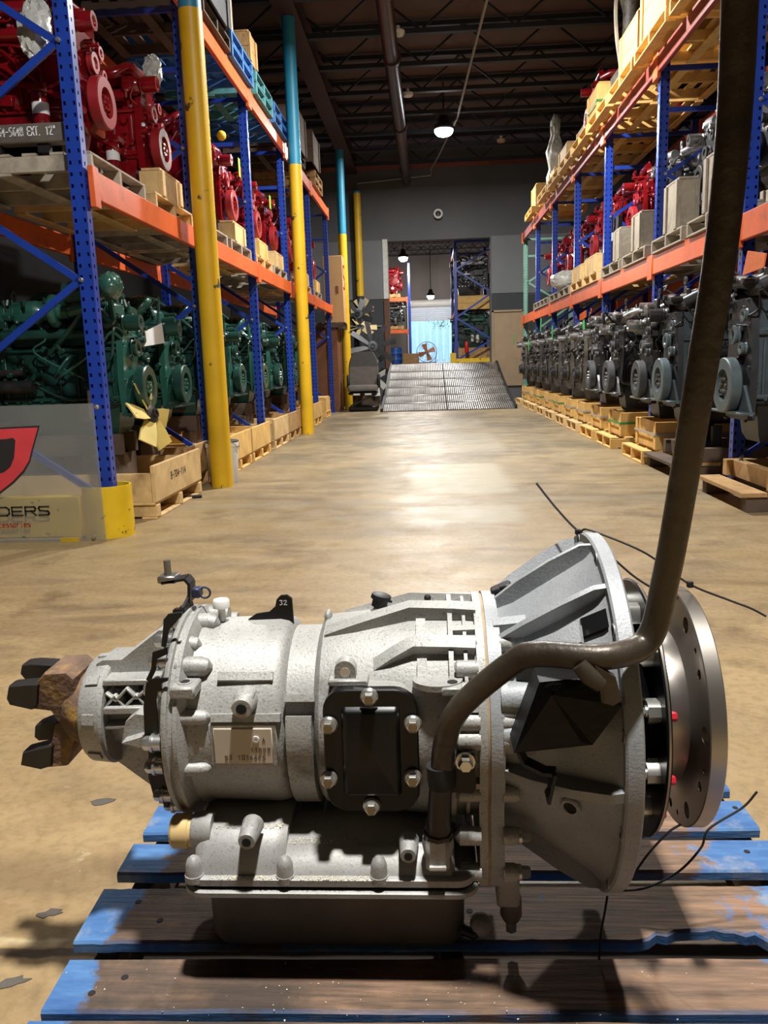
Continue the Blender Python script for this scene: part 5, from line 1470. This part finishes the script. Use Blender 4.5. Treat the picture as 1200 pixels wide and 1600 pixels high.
# top level
for i, (y, mt) in enumerate(((6.0, 'wood_yellow'), (7.15, 'wood_yellow'), (8.35, 'wood_yellow'), (9.55, 'wood_yellow'), (10.75, 'wood_yellow'), (11.95, 'wood_yellow'), (13.1, 'wood_pale'), (14.3, 'wood_pale'), (15.6, 'wood_pale'), (17.6, 'wood_yellow'))):
    pallet(mt, (2.70, y, 3.90), 'pale pallet on the top level of the right rack, %s from the camera' % ordw(i), 'right top pallets', l=1.1)
for i, (y, d_, mt) in enumerate(((6.0, (.9, .95, .55), 'wood_yellow'), (7.15, (.9, .95, .7), 'wood_yellow'), (8.3, (.9, .9, .55), 'wood_yellow'), (9.45, (.8, .8, .45), 'wood_yellow'), (11.6, (.7, .7, .45), 'wood_yellow'), (13.0, (.5, .6, .35), 'wood_pale'), (14.3, (.6, .8, .4), 'wood_pale'), (15.5, (.6, .7, .3), 'wood_pale'), (17.6, (.7, .7, .45), 'wood_yellow'))):
    crate(mt, d_, (2.62, y, 4.03), 'closed wooden crate on the top level of the right rack, %s from the camera' % ordw(i), 'right top crates', strap='strap_green' if i == 4 else None)
engine('red', 22, (2.95, 12.35, 4.03), RR, 'dark red engine standing on the top level of the right rack', 'top level engines', L=1.05, H=.98)
# ------------------------------------------------------------------ steel ramp at the dock opening
def tread_mat():
    m = bpy.data.materials.new('tread_steel'); m.use_nodes = True
    nt = m.node_tree; N = nt.nodes; L = nt.links; b = N['Principled BSDF']
    P = N.new('ShaderNodeTexCoord').outputs['Object']
    n = N.new('ShaderNodeTexNoise'); n.inputs['Scale'].default_value = 2.2; n.inputs['Detail'].default_value = 7; L.new(P, n.inputs['Vector'])
    cr = N.new('ShaderNodeValToRGB'); cr.color_ramp.elements[0].position = .35; cr.color_ramp.elements[1].position = .7
    cr.color_ramp.elements[0].color = srgb('7d7a75'); cr.color_ramp.elements[1].color = srgb('b4b2ae'); L.new(n.outputs[0], cr.inputs[0]); L.new(cr.outputs[0], b.inputs['Base Color'])
    b.inputs['Metallic'].default_value = .85; b.inputs['Roughness'].default_value = .34
    w = N.new('ShaderNodeTexWave'); w.wave_type = 'BANDS'; w.bands_direction = 'X'; w.inputs['Scale'].default_value = 7; L.new(P, w.inputs['Vector'])
    bp = N.new('ShaderNodeBump'); bp.inputs['Strength'].default_value = .5; bp.inputs['Distance'].default_value = .02; L.new(w.outputs[0], bp.inputs['Height']); L.new(bp.outputs[0], b.inputs['Normal'])
    M['tread_steel'] = m
tread_mat()
rp = thing('dock_ramp', 'worn steel tread ramp rising to the dock opening', 'ramp', (.4, 17.0, 0))
def ramp_z(t): return .02 + .93 * (t ** 1.25)
RXL, RXR = -1.36, 1.40
NR = 6
for k in range(NR):
    for c in range(2):
        x0 = RXL if c == 0 else .012; x1 = -.012 if c == 0 else RXR
        rings = []
        for j in range(5):
            t = (k + .02 + (j / 4) * .96) / NR; y = t * 4.78; z = ramp_z(t) + .012 * (j / 4) + .018 * math.sin(PI * j / 4)
            rings.append([(x0, y, z - .03), (x1, y, z - .03), (x1, y, z), (x0, y, z)])
        MB().ring_loft(rings).build('tread_plate', 'tread_steel', rp)
for k in range(1, NR):
    t = k / NR
    for (x0, x1) in ((RXL, -.01), (.01, RXR)): MB().box(((x0 + x1) / 2, t * 4.78, ramp_z(t) + .012), (x1 - x0, .05, .028), ch=.008).build('seam_bar', 'steel', rp)
for s, x in ((-1, RXL - .03), (1, RXR + .03)):
    rings = []
    for j in range(13):
        t = j / 12; y = t * 4.78; z = ramp_z(t)
        rings.append([(x - .03, y, 0.0), (x + .03, y, 0.0), (x + .03, y, z + .05), (x - .03, y, z + .05)])
    MB().ring_loft(rings).build('side_curb', 'dark_steel', rp)
rings = [[(RXL, j / 12 * 4.78, .0), (RXR, j / 12 * 4.78, .0), (RXR, j / 12 * 4.78, ramp_z(j / 12) - .032), (RXL, j / 12 * 4.78, ramp_z(j / 12) - .032)] for j in range(13)]
MB().ring_loft(rings).build('ramp_body', 'dark_steel', rp)
# ------------------------------------------------------------------ room beyond the opening
FZ, FY0, FY1 = .95, 22.1, 36.0
pm('far_floor', '8d8778', .4, var=.15, scale=2)
pm('far_ceiling', '96594c', .8, var=.12, scale=2)
pm('far_wall', '6a625e', .8, var=.1, scale=1)
pm('door_white', 'c9c6c2', .5, var=.05)
pm('container_blue', 'b4d2f2', .6, var=.06)
pm('leaf_green', '7d9a4c', .8, var=.3)
pm('barrel_blue', '1d4f9c', .4, var=.1)
pm('ext_red', 'c01c1c', .35)
pm('fan_orange', 'c8782c', .5)
pm('wire_grey', '8d8d96', .4, metal=.6)
struct(MB().box((0, 29.0, FZ - .1), (15, 14.4, .2)).build('floor_far', 'far_floor'), 'concrete floor of the room beyond the opening')
struct(MB().box((0, 29.0, 5.95), (15, 14.4, .1)).build('ceiling_far', 'far_ceiling'), 'reddish roof of the room beyond the opening')
struct(MB().box((-5.6, 29.0, 3.4), (.2, 14.4, 5.2)).build('wall_far_left', 'far_wall'))
struct(MB().box((5.6, 29.0, 3.4), (.2, 14.4, 5.2)).build('wall_far_right', 'far_wall'))
dl, dr_, dt = onY(640, 500, FY1).x, onY(691, 500, FY1).x + .5, onY(660, 480, FY1).z
wb = MB(); wb.box(((-5.5 + dl) / 2, FY1 + .1, 3.4), (dl + 5.5, .2, 5.2)); wb.box(((5.5 + dr_) / 2, FY1 + .1, 3.4), (5.5 - dr_, .2, 5.2)); wb.box(((dl + dr_) / 2, FY1 + .1, (dt + 6) / 2), (dr_ - dl, .2, 6 - dt))
struct(wb.build('wall_far_back', 'far_wall'), 'grey brown far wall around the roller door')
rd = struct(MB().cyl((dl - .1, FY1 - .15, dt + .15), (dr_ + .1, FY1 - .15, dt + .15), .16, n=14).build('door_2', 'door_white'), 'half raised white roller door letting daylight in')
zb = onY(660, 502, FY1).z; ns = 7
for k in range(ns): MB().box(((dl + dr_) / 2, FY1 - .05, zb + (dt - zb) * (k + .5) / ns), (dr_ - dl, .03, (dt - zb) / ns - .012), ch=.008).build('slat', 'door_white', rd)
for x in (dl - .05, dr_ + .05): MB().box((x, FY1 - .05, (FZ + dt) / 2), (.1, .1, dt - FZ)).build('guide_rail', 'door_white', rd)
# open-web joists of that roof
for k in range(9):
    y = 22.9 + k * 1.45; a = MB()
    for z in (5.35, 5.85): a.box((0, y, z), (11, .06, .05))
    x = -5.4
    while x < 5.4:
        a.bar((x, y, 5.36), (x + .55, y, 5.84), .03, .03); a.bar((x + .55, y, 5.36), (x, y, 5.84), .03, .03); x += .55
    o = a.build('roof_joist_far', 'joist_dark', ang=0); struct(o, 'dark lattice joist under the reddish roof beyond the opening')
for (x, y, z, e) in LAMPS_FAR:
    tag(MB().cyl((x, y, z + .30), (x, y, 5.9), .015, n=6).build('lamp_rod', 'dark_steel'), 'hanger rod of the %s lamp beyond the opening' % ('nearer' if y < 30 else 'further'), 'rod')
# yard outside the roller door
struct(MB().box((0, 43, .85), (24, 13.6, .2)).build('ground_yard', 'far_floor'), 'sunlit yard outside the roller door')
tr = thing('shipping_container', 'pale blue container wall seen outside the roller door', 'container', (.4, 40, .95))
MB().box((1.2, .2, 1.6), (5.2, .3, 3.2)).build('shell', 'container_blue', tr)
for k in range(16): MB().box((-1.2 + k * .32, .03, 1.6), (.14, .06, 3.0), ch=.02).build('corrugation', 'container_blue', tr)
rb = thing('bush', 'pale leafy branches hanging outside the roller door', 'bush', (onY(688, 506, 38).x, 38, onY(688, 506, 38).z)); rndb = random.Random(8)
a = MB()
for k in range(160):
    p = Vector((rndb.gauss(0, .22), rndb.gauss(0, .15), rndb.gauss(0, .12))); q = Vector((rndb.uniform(-1, 1), rndb.uniform(-1, 1), rndb.uniform(-1, 1))).normalized() * .05; w_ = q.cross(Vector((0, 0, 1))).normalized() * .025
    a.add([p - q, p + w_, p + q, p - w_], [(0, 1, 2, 3)])
o = a.build('foliage', 'leaf_green', rb, ang=0); o['kind'] = 'stuff'
MB().tube([(.9, .1, FZ - rb.location.z), (.8, .1, .3), (.2, 0, .2), (0, 0, -.1)], .02, 5).build('branch', 'wood_dark', rb)
# big circular floor fan
fc = onY(667, 551, 30.0)
ff = thing('drum_fan', 'large round caged floor fan standing before the roller door', 'fan', (fc.x, 30.0, FZ))
hz = fc.z - FZ + .02; rF = .37
MB().ring((0, -.05, hz), (0, 1, 0), rF - .012, rF + .012, .2, 36).build('shroud', 'wire_grey', ff)
for k in range(8):
    t = k * PI / 4; MB().tube([(0, -.06, hz), (rF * math.cos(t), -.06, hz + rF * math.sin(t))], .006, 5).build('cage_wire', 'wire_grey', ff)
for r_ in (.1, .19, .28): MB().tube([(r_ * math.cos(q * PI / 12), -.06, hz + r_ * math.sin(q * PI / 12)) for q in range(25)], .005, 5).build('cage_ring', 'wire_grey', ff)
for k in range(4):
    t = k * PI / 2 + .4; u_ = Vector((math.cos(t), 0, math.sin(t))); v_ = Vector((-math.sin(t), .35, math.cos(t)))
    MB().prism([(.04, -.05), (.3, -.11), (.32, .08), (.04, .04)], (0, .03, hz), u_, v_, (0, .012, 0)).build('blade', 'fan_orange', ff)
MB().cyl((0, -.04, hz), (0, .12, hz), .07, n=14).build('motor', 'fan_orange', ff)
for s in (-1, 1): MB().bar((s * .3, .05, 0), (s * .36, .05, hz), .03, .03).build('stand_leg', 'wire_grey', ff)
MB().box((0, .05, .02), (.7, .3, .04), ch=.01).build('stand_base', 'wire_grey', ff)
# rack to the right of the opening: end frame towards us
xa_, xb_ = onY(712, 470, 23.2).x, onY(769, 470, 23.2).x
ef = thing('rack_upright', 'blue rack end frame with cross braces beyond the dock opening', 'rack', (xa_, 23.2, FZ)); wR = xb_ - xa_
for x in (0, wR): MB().box((x, 0, 1.75), (.09, .08, 3.5), ch=.008).build('post', 'rack_blue', ef)
zz = [.08, .62, 1.25, 1.9, 2.55, 3.1]
for i in range(5):
    x0, x1 = (0, wR) if i % 2 == 0 else (wR, 0)
    MB().bar((x0, -.03, zz[i]), (x1, -.03, zz[i + 1]), .02, .05).build('brace', 'rack_blue', ef)
MB().box((wR / 2, -.03, 3.3), (wR, .03, .05)).build('brace', 'rack_blue', ef)
ef2 = copy_tree(ef, (xa_, 26.0, FZ), label='second blue rack frame further beyond the dock opening')
for lv, z in enumerate((1.45, 3.2)):
    for x in (xa_, xb_):
        t = thing('rack_beam', 'orange beam of the rack beyond the opening, %s level, %s side' % (('lower', 'upper')[lv], 'left' if x == xa_ else 'right'), 'rack beam', (x, 23.24, FZ + z))
        MB().box((0, 1.35, -.06), (.05, 2.7, .12), ch=.005).build('rail', 'rack_orange', t)
        MB().box((0, .02, -.08), (.06, .05, .2)).build('connector', 'rack_orange', t)
engine('green', 12, (xa_ + wR * .5, 23.95, FZ + .42), PI, 'dark green engine behind the blue braces beyond the opening', 'engines beyond the opening', H=1.12)
engine('dark', 41, (xa_ + wR * .5, 23.95, FZ + 1.85), PI, 'black engine on the upper shelf beyond the opening', 'engines beyond the opening', H=1.32, L=.98, damper=.14)
crate('wood_yellow', (1.0, .9, .36), (xa_ + wR * .5, 23.9, FZ + 1.48), 'orange wooden crate on the shelf beyond the opening', 'crates beyond the opening')
crate('wood_mid', (1.05, .9, .38), (xa_ + wR * .5, 23.9, FZ + .02), 'wooden crate on the floor behind the yellow guard beyond the opening', 'crates beyond the opening')
g = thing('rack_guard', 'yellow steel guard at the foot of the rack beyond the opening', 'guard', (xa_ - .1, 22.95, FZ))
MB().box((wR / 2 + .1, 0, .06), (wR + .3, .06, .12), ch=.01).build('rail', 'guard_yellow', g)
for x in (0, wR + .2): MB().box((x, 0, .14), (.16, .12, .28), ch=.012).build('post', 'guard_yellow', g)
ex = thing('fire_extinguisher', 'small red extinguisher in front of the green engine beyond the opening', 'extinguisher', (onY(729, 545, 23.1).x, 23.08, FZ + .28))
MB().lathe((0, 0, 0), (0, 0, 1), [(0, .045), (.02, .055), (.26, .055), (.30, .03), (.33, .02)], 14).build('bottle', 'ext_red', ex); MB().box((0, -.02, .35), (.05, .07, .04), ch=.005).build('handle', 'black_paint', ex)
# rack to the left of the opening
xl0, xl1 = -2.0, onY(638, 500, 28.5).x
for lv, (py) in enumerate((468, 518)):
    z = onY(622, py, 28.5).z
    t = thing('rack_beam', 'bright orange beam left of the roller door, %s of two' % ('upper', 'lower')[lv], 'rack beam', (xl0, 28.5, z)); MB().box(((xl1 - xl0) / 2, 0, 0), (xl1 - xl0, .05, .13), ch=.005).build('rail', 'rack_orange', t); MB().box((xl1 - xl0 - .03, -.02, -.02), (.06, .05, .2)).build('connector', 'rack_orange', t)
t = thing('rack_upright', 'blue rack post left of the roller door', 'rack', (xl1 + .05, 28.5, FZ)); MB().box((0, 0, 1.7), (.09, .08, 3.4), ch=.008).build('post', 'rack_blue', t); MB().box((0, 0, .005), (.13, .13, .01)).build('foot_plate', 'rack_blue', t)
zl = onY(622, 518, 28.5).z + .065
pallet('wood_mid', (-1.35, 28.95, zl), 'pallet on the lower shelf left of the roller door', 'pallets beyond the opening', l=.98)
engine('silver', 61, (-1.35, 28.95, zl + .13), 0, 'silver engine on the shelf left of the roller door', 'engines beyond the opening', L=.95, H=.92, damper=.12)
zl2 = onY(622, 468, 28.5).z + .065
pallet('wood_mid', (-1.45, 28.95, zl2), 'pallet on the upper shelf left of the roller door', 'pallets beyond the opening', l=.98)
engine('red', 21, (-1.45, 28.95, zl2 + .13), 0, 'dim red engine on the top shelf left of the roller door', 'engines beyond the opening', L=1.05, H=.98)
bx = onY(618, 556, 27.4).x
t = thing('plastic_drum', 'blue plastic drum standing just inside the opening on the left', 'drum', (bx, 27.4, FZ)); MB().lathe((0, 0, 0), (0, 0, 1), [(0, .2), (.02, .22), (.14, .22), (.15, .23), (.17, .22), (.34, .22), (.35, .23), (.37, .22), (.5, .22), (.52, .2)], 20).build('body', 'barrel_blue', t); MB().ring((0, 0, .515), (0, 0, 1), .17, .215, .03, 20).build('rim', 'barrel_blue', t)
crate('wood_mid', (.5, .4, .32), (bx + .52, 27.4, FZ), 'small brown box beside the blue drum', 'crates beyond the opening')
t = thing('hand_pump', 'yellow upright tool standing left of the caged fan', 'tool', (onY(644, 560, 29).x, 29, FZ)); MB().cyl((0, 0, .02), (.02, 0, .34), .04, n=10).build('body', 'guard_yellow', t); MB().box((0, 0, .01), (.3, .2, .02)).build('base', 'guard_yellow', t); MB().bar((.02, 0, .3), (-.12, 0, .36), .03, .03).build('handle', 'guard_yellow', t)
# ------------------------------------------------------------------ left end of the aisle: crate, carton, seat, fans
t = thing('tall_crate', 'tall reddish brown plywood crate at the end of the left rack', 'crate', (-2.42, 17.98, 0))
for k in range(3): brd('side_panel', (.02, .26, 1.76), 'wood_brown', (.46, -.26 + k * .26, .88), t); 
for k in range(4): brd('end_panel', (.235, .02, 1.76), 'wood_brown', (-.35 + k * .238, -.40, .88), t)
brd('back_panel', (.92, .02, 1.76), 'wood_brown', (0, .40, .88), t); brd('lid', (.95, .84, .02), 'wood_brown', (0, 0, 1.77), t)
for s in (-1, 1): brd('batten', (.02, .07, 1.76), 'wood_brown', (.48, s * .36, .88), t)
pallet('wood_dark', (-2.28, 17.9, 1.78), 'dark pallet lying on top of the tall brown crate', 'odd pallets', w=1.0, l=.9)
t = thing('cardboard_box', 'tall cardboard box with red letter standing on the dark pallet', 'box', (-1.98, 17.85, 1.91))
MB().box((0, 0, .69), (.42, .5, 1.38), ch=.006).build('carton', 'cardboard', t)
MB().box((.08, -.251, .68), (.06, .004, .16)).build('hand_hole', 'wood_brown', t)
glyphs(MB(), 'S', (.214, -.16, .72), (0, 1, 0), (0, 0, 1), .46, .28, .05, .002).build('red_mark', 'ext_red', t)
MB().box((0, 0, 1.3815), (.42, .06, .003)).build('tape', 'panel_tan', t)
MB().box((-.12, -.251, .12), (.14, .003, .1)).build('print', 'eng_dark2', t)
pallet('wood_yellow', (-2.30, 16.1, 0), 'small pale pallet on the floor before the tall brown crate', 'odd pallets', w=.6, l=.7, h=.12, nb=5)
crate('wood_yellow', (.55, .66, .26), (-2.30, 16.1, .12), 'small pale crate on the floor before the tall brown crate', 'odd crates', planks=1)
def truck_seat(loc):
    t = thing('truck_seat', 'dark grey truck seat with high backrest beside the ramp', 'seat', loc, 0); t.scale = (1.25, 1.25, 1.03)
    pm('seat_fabric', '3f3d3b', .85, var=.15, scale=12); pm('seat_panel', '5b5650', .85, var=.15, scale=12)
    MB().box((0, 0, .06), (.5, .5, .1), ch=.02).build('base', 'black_paint', t)
    for s in (-1, 1): MB().bar((-.22, s * .2, .12), (.22, s * .2, .34), .03, .03).build('scissor_arm', 'dark_steel', t)
    MB().box((0, 0, .38), (.5, .5, .06), ch=.02).build('riser', 'black_paint', t)
    rings = []
    for (y, dx, z0, z1) in ((-.30, .22, .44, .50), (-.27, .25, .42, .54), (-.1, .26, .42, .55), (.2, .25, .42, .53)): rings.append([(-dx, y, z0), (dx, y, z0), (dx, y, z1 - .03), (dx * .9, y, z1), (-dx * .9, y, z1), (-dx, y, z1 - .03)])
    MB().ring_loft(rings).build('cushion', 'seat_panel', t)
    def back(z0, z1, w0, w1, m, nm):
        rings = []
        for i in range(7):
            f = i / 6; z = z0 + (z1 - z0) * f; w = w0 + (w1 - w0) * f * f; y = .16 + .10 * (z - .5)
            rings.append([(-w, y + .02, z), (-w * .92, y - .05, z), (w * .92, y - .05, z), (w, y + .02, z), (w * .9, y + .09, z), (-w * .9, y + .09, z)])
        MB().ring_loft(rings).build(nm, m, t)
    back(.50, .93, .27, .265, 'seat_panel', 'lower_back'); back(.93, 1.24, .265, .17, 'seat_fabric', 'upper_back')
    for s in (-1, 1): MB().box((s * .27, .08, .62), (.05, .1, .3), ch=.02).build('side_bolster', 'black_rubber', t)
    for s in (-1, 1): MB().box((s * .1, -.27, .36), (.12, .03, .04), ch=.006).build('control_knob', 'paper', t)
truck_seat((-1.42, 17.75, 0))
def rad_fan(loc, axis, r, nb, mb_, mh, label, spin=0.0, hubr=.09):
    t = thing('radiator_fan', label, 'fan', loc, group='loose radiator fans'); d, u, v = MB.frame(axis)
    MB().lathe((0, 0, 0), d, [(-.04, hubr * .8), (-.03, hubr), (.03, hubr), (.04, hubr * .7), (.045, hubr * .4)], 20).build('hub', mh, t)
    MB().ring(d * .04, d, hubr * .25, hubr * .5, .02, 14).build('hub_ring', 'dark_steel', t)
    for k in range(nb):
        q = spin + 2 * PI * k / nb; a_ = u * math.cos(q) + v * math.sin(q); b_ = (-u * math.sin(q) + v * math.cos(q)) * .9 + d * .42
        MB().prism([(hubr * .8, -.045), (r * .6, -.075), (r, -.085), (r * 1.02, .06), (r * .6, .06), (hubr * .8, .045)], (0, 0, 0), a_, b_, d * .012).build('blade', mb_, t)
    return t
pm('fan_tan', 'b9a878', .6, var=.15); pm('fan_white', 'c9cac4', .6, var=.1); pm('fan_yellow', 'd6bf6a', .5, var=.15)
for (px, py, Y, ax, r, n, mb_, lab, sp_) in ((582, 541, 19.4, (.25, -1, .15), .58, 8, 'eng_dark2', 'large dark radiator fan standing behind the truck seat', .2),
        (562, 512, 19.9, (.1, -.5, .9), .42, 7, 'fan_tan', 'tan radiator fan lying on the pile behind the truck seat', 0), (560, 492, 20.2, (-.3, -1, .4), .4, 7, 'eng_dark2', 'dark radiator fan at the top of the pile by the end wall', .5),
        (566, 484, 21.5, (.1, -1, .05), .3, 6, 'fan_tan', 'tan fan blade set topmost on the pile by the end wall', .1), (586, 590, 18.75, (.9, -.6, .1), .42, 7, 'fan_white', 'white radiator fan leaning against the ramp behind the seat', .3),
        (575, 575, 19.75, (.2, -1, .1), .5, 8, 'eng_dark', 'black radiator fan at the back of the pile', .6)):
    rad_fan(onY(px, py, Y), ax, r, n, mb_, 'rubber_grey', lab, sp_, .12)
fanp = onX(234, 648, -2.12)
rad_fan(fanp, (1, -.12, .25), .27, 6, 'fan_yellow', 'eng_dark', 'yellow bladed radiator fan standing in the nearest skid crate', .9, .07)
# stack the pile stands on
crate('wood_dark', (1.0, .9, .75), (-1.75, 20.4, 0), 'dark box under the pile of radiator fans', 'odd crates')
# ------------------------------------------------------------------ acrylic sign and upright guard at far left
def acrylic():
    m = bpy.data.materials.new('frosted_acrylic'); m.use_nodes = True
    N = m.node_tree.nodes; L = m.node_tree.links; b = N['Principled BSDF']
    b.inputs['Base Color'].default_value = srgb('b6b9b8'); b.inputs['Roughness'].default_value = .30; b.inputs['Transmission Weight'].default_value = .35; b.inputs['IOR'].default_value = 1.15
    n = N.new('ShaderNodeTexNoise'); n.inputs['Scale'].default_value = 3; tc = N.new('ShaderNodeTexCoord'); L.new(tc.outputs['Object'], n.inputs['Vector'])
    cr = N.new('ShaderNodeMapRange'); cr.inputs[3].default_value = .12; cr.inputs[4].default_value = .26; L.new(n.outputs[0], cr.inputs[0]); L.new(cr.outputs[0], b.inputs['Roughness'])
    tp = N.new('ShaderNodeBsdfTransparent'); tp.inputs[0].default_value = (.93, .94, .93, 1); ms = N.new('ShaderNodeMixShader'); ms.inputs[0].default_value = .30
    out = N['Material Output']; L.new(tp.outputs[0], ms.inputs[1]); L.new(b.outputs[0], ms.inputs[2]); L.new(ms.outputs[0], out.inputs['Surface'])
    M['frosted_acrylic'] = m
acrylic()
SY = 4.80
pm('logo_red', 'd8434a', .5); pm('logo_black', '2a2a2c', .5); pm('print_red', 'b04a48', .5)
sx1 = onY(156, 740, SY).x; sz1 = onY(155, 630, SY).z; sz0 = onY(155, 845, SY).z
sg = thing('acrylic_sign', 'frosted acrylic sign sheet with red and black logo standing at far left', 'sign', (sx1 - .5, SY, 0))
sheet = MB().box((sx1 - .5, SY + .003, (sz0 + sz1) / 2), (1.0, .006, sz1 - sz0), ch=.001).build('sheet', 'frosted_acrylic', sg, world=True)
def decal(pts, off, m, nm):
    MB().poly3([onY(px, py, SY - off) for (px, py) in pts], (0, .0006, 0)).build(nm, m, sg, world=True)
decal([(-60, 671), (62, 665), (52, 702), (47, 722), (38, 738), (22, 755), (0, 772), (-60, 790)], .0012, 'logo_black', 'logo_outline')
decal([(-60, 673), (59, 668), (50, 700), (45, 720), (36, 735), (20, 752), (0, 768), (-60, 786)], .0022, 'logo_red', 'logo_field')
decal([(-60, 690), (10, 686), (20, 684), (24, 688), (22, 715), (16, 730), (6, 738), (-60, 755)], .0032, 'logo_black', 'logo_letter')
x_, z_ = onY(-3, 806, SY).x, onY(0, 806, SY).z
glyphs(MB(), 'DERS', onY(-1, 806, SY - .0015), (1, 0, 0), (0, 0, 1), .052, .066, .011, .001, .30).build('lettering', 'logo_black', sg, world=True)
glyphs(MB(), 'cessories', onY(-1, 824, SY - .0015), (1, 0, 0), (0, 0, 1), .036, .0175, .006, .001, .32).build('small_lettering', 'print_red', sg, world=True)
for (px, py) in ((147, 838), (151, 636)): MB().bolt(onY(px, py, SY - .001), (0, -1, 0), .012, .012).build('fixing_bolt', 'zinc', sg, world=True)
gp = thing('upright_guard', 'scuffed yellow steel guard around the foot of the nearest left upright', 'guard', (-2.08, 5.0, 0))
rings = []
for i in range(13):
    t = R_(-120 + 240 * i / 12 - 20); c_, s_ = math.cos(t), math.sin(t)
    rings.append([(.16 * c_, .14 * s_ - .02, 0), (.148 * c_, .128 * s_ - .02, 0), (.148 * c_, .128 * s_ - .02, .33), (.16 * c_, .14 * s_ - .02, .33)])
MB().ring_loft(rings).build('shell', 'guard_yellow', gp)
gl = thing('guard_rail', 'yellow guard rail behind the acrylic sign', 'guard', (-2.72, 4.86, 0))
MB().box((0, 0, .15), (1.05, .05, .27), ch=.01).build('rail', 'guard_yellow', gl)
for x in (-.45, .45): MB().box((x, .0, .01), (.12, .12, .02)).build('foot', 'guard_yellow', gl)
# white pail behind the first column
pl = thing('paint_pail', 'white plastic pail with black print behind the nearest yellow column', 'pail', (-1.9, 7.24, 0))
MB().lathe((0, 0, 0), (0, 0, 1), [(0, .125), (.01, .13), (.33, .148), (.335, .155), (.37, .155), (.375, .15)], 26).build('body', 'white_plastic', pl)
MB().lathe((0, 0, .372), (0, 0, 1), [(0, .155), (.012, .155), (.016, .14)], 26).build('lid', 'rubber_grey', pl)
MB().tube([(.155 * math.cos(t), .155 * math.sin(t), .30 - .12 * math.sin(t)) for t in [PI + q * PI / 10 for q in range(11)]], .004, 5).build('wire_handle', 'zinc', pl)
glyphs(MB(), 'WM', (-.05, -.146, .18), (1, 0, 0), (0, 0, 1), .05, .04, .008, .003, .3).build('print', 'wire_black', pl)
# papers, plastic caps
a = MB(); a.poly3([onX(*q, -2.2) for q in ((222, 520), (252, 505), (256, 536), (214, 543))], (.006, 0, 0)); tag(a.build('paper_sheet', 'paper'), 'crumpled white paper on the second green engine', 'paper')
pm('bag_green', '2f5a4e', .18, var=.3, scale=12, bump=.8, bscale=22, coat=.6)
c_ = onX(173, 446, -2.16); 
t = thing('wrapped_inlet', 'green pipe end wrapped in shiny film beside the nearest left upright', 'pipe', c_)
crumple(MB().sphere((0, 0, 0), .095, 24, 12, (1, 1, .8), (1, -.2, .1)), .006, 4).build('film', 'bag_green', t); MB().cyl((-.08, .02, -.01), (-.34, .06, -.03), .07, n=16).build('pipe', 'eng_green', t)
c_ = onX(238, 112, -2.3)
for k, (px, py, X, sc) in enumerate(((238, 115, -2.2, 1), (55, 45, -2.3, 1.25))):
    c_ = onX(px, py, X); tag(crumple(MB().sphere(c_, .10 * sc, 26, 14, (.45, .8, 1.5), (0, .2, 1)), .014, k).build('plastic_bag', 'bag_clear'), ['clear plastic bag tied over the second red engine', 'clear plastic bag tied over the nearest red engine'][k], 'bag')
# small parts lying on the floor
t = tag(MB().box(onZ(300, 776, .012), (.16, .06, .02), .3, ch=.004).build('rubber_scrap', 'black_rubber'), 'black rubber scrap on the floor beside the nearest skid crate', 'scrap')
for k, (px, py, w_) in enumerate(((160, 1252, .026), (78, 1427, .022), (20, 1535, .024))):
    a = MB(); rq = random.Random(k); pts = [(w_ * (1 + .3 * rq.uniform(-1, 1)) * math.cos(q), w_ * .5 * (1 + .4 * rq.uniform(-1, 1)) * math.sin(q)) for q in [i * PI / 6 for i in range(12)]]
    a.prism(pts, onZ(px, py, .0004), (1, .3, 0), (-.3, 1, 0), (0, 0, .0012))
    tag(a.build('floor_spot', 'pan_dark'), ['dark oily chip on the floor below the gearbox yoke', 'dark scuffed spot on the floor left of the pallet', 'dark chipped spot on the floor at the lower left corner'][k], 'stain')
# shapes standing on the top right level
t = thing('wrapped_shaft', 'pale wrapped shaft standing on the top level of the right rack', 'shaft', (2.45, 16.02, 4.03)); crumple(MB().lathe((0, 0, 0), (0, 0, 1), [(0, .12), (.15, .16), (.3, .15), (.45, .1), (.6, .15), (.75, .16), (.9, .12), (1.05, .07), (1.2, .1), (1.3, .09), (1.4, .04)], 22), .02, 5).build('wrap', 'bag_clear', t); MB().box((0, 0, .05), (.3, .3, .1)).build('base', 'wood_yellow', t)
t = thing('upright_shaft', 'dark cable hung shaft standing on the top level of the right rack', 'shaft', (2.5, 10.6, 4.03)); MB().lathe((0, 0, 0), (0, 0, 1), [(0, .2), (.3, .22), (.45, .1), (1.0, .09), (1.2, .14), (1.3, .05)], 14).build('body', 'eng_old', t); MB().tube([(0, 0, 1.25), (-.08, 0, 1.42), (-.16, .05, 1.2), (-.15, .05, .8), (-.1, 0, .4)], .025, 6, smooth=5).build('cable', 'wood_grey', t)
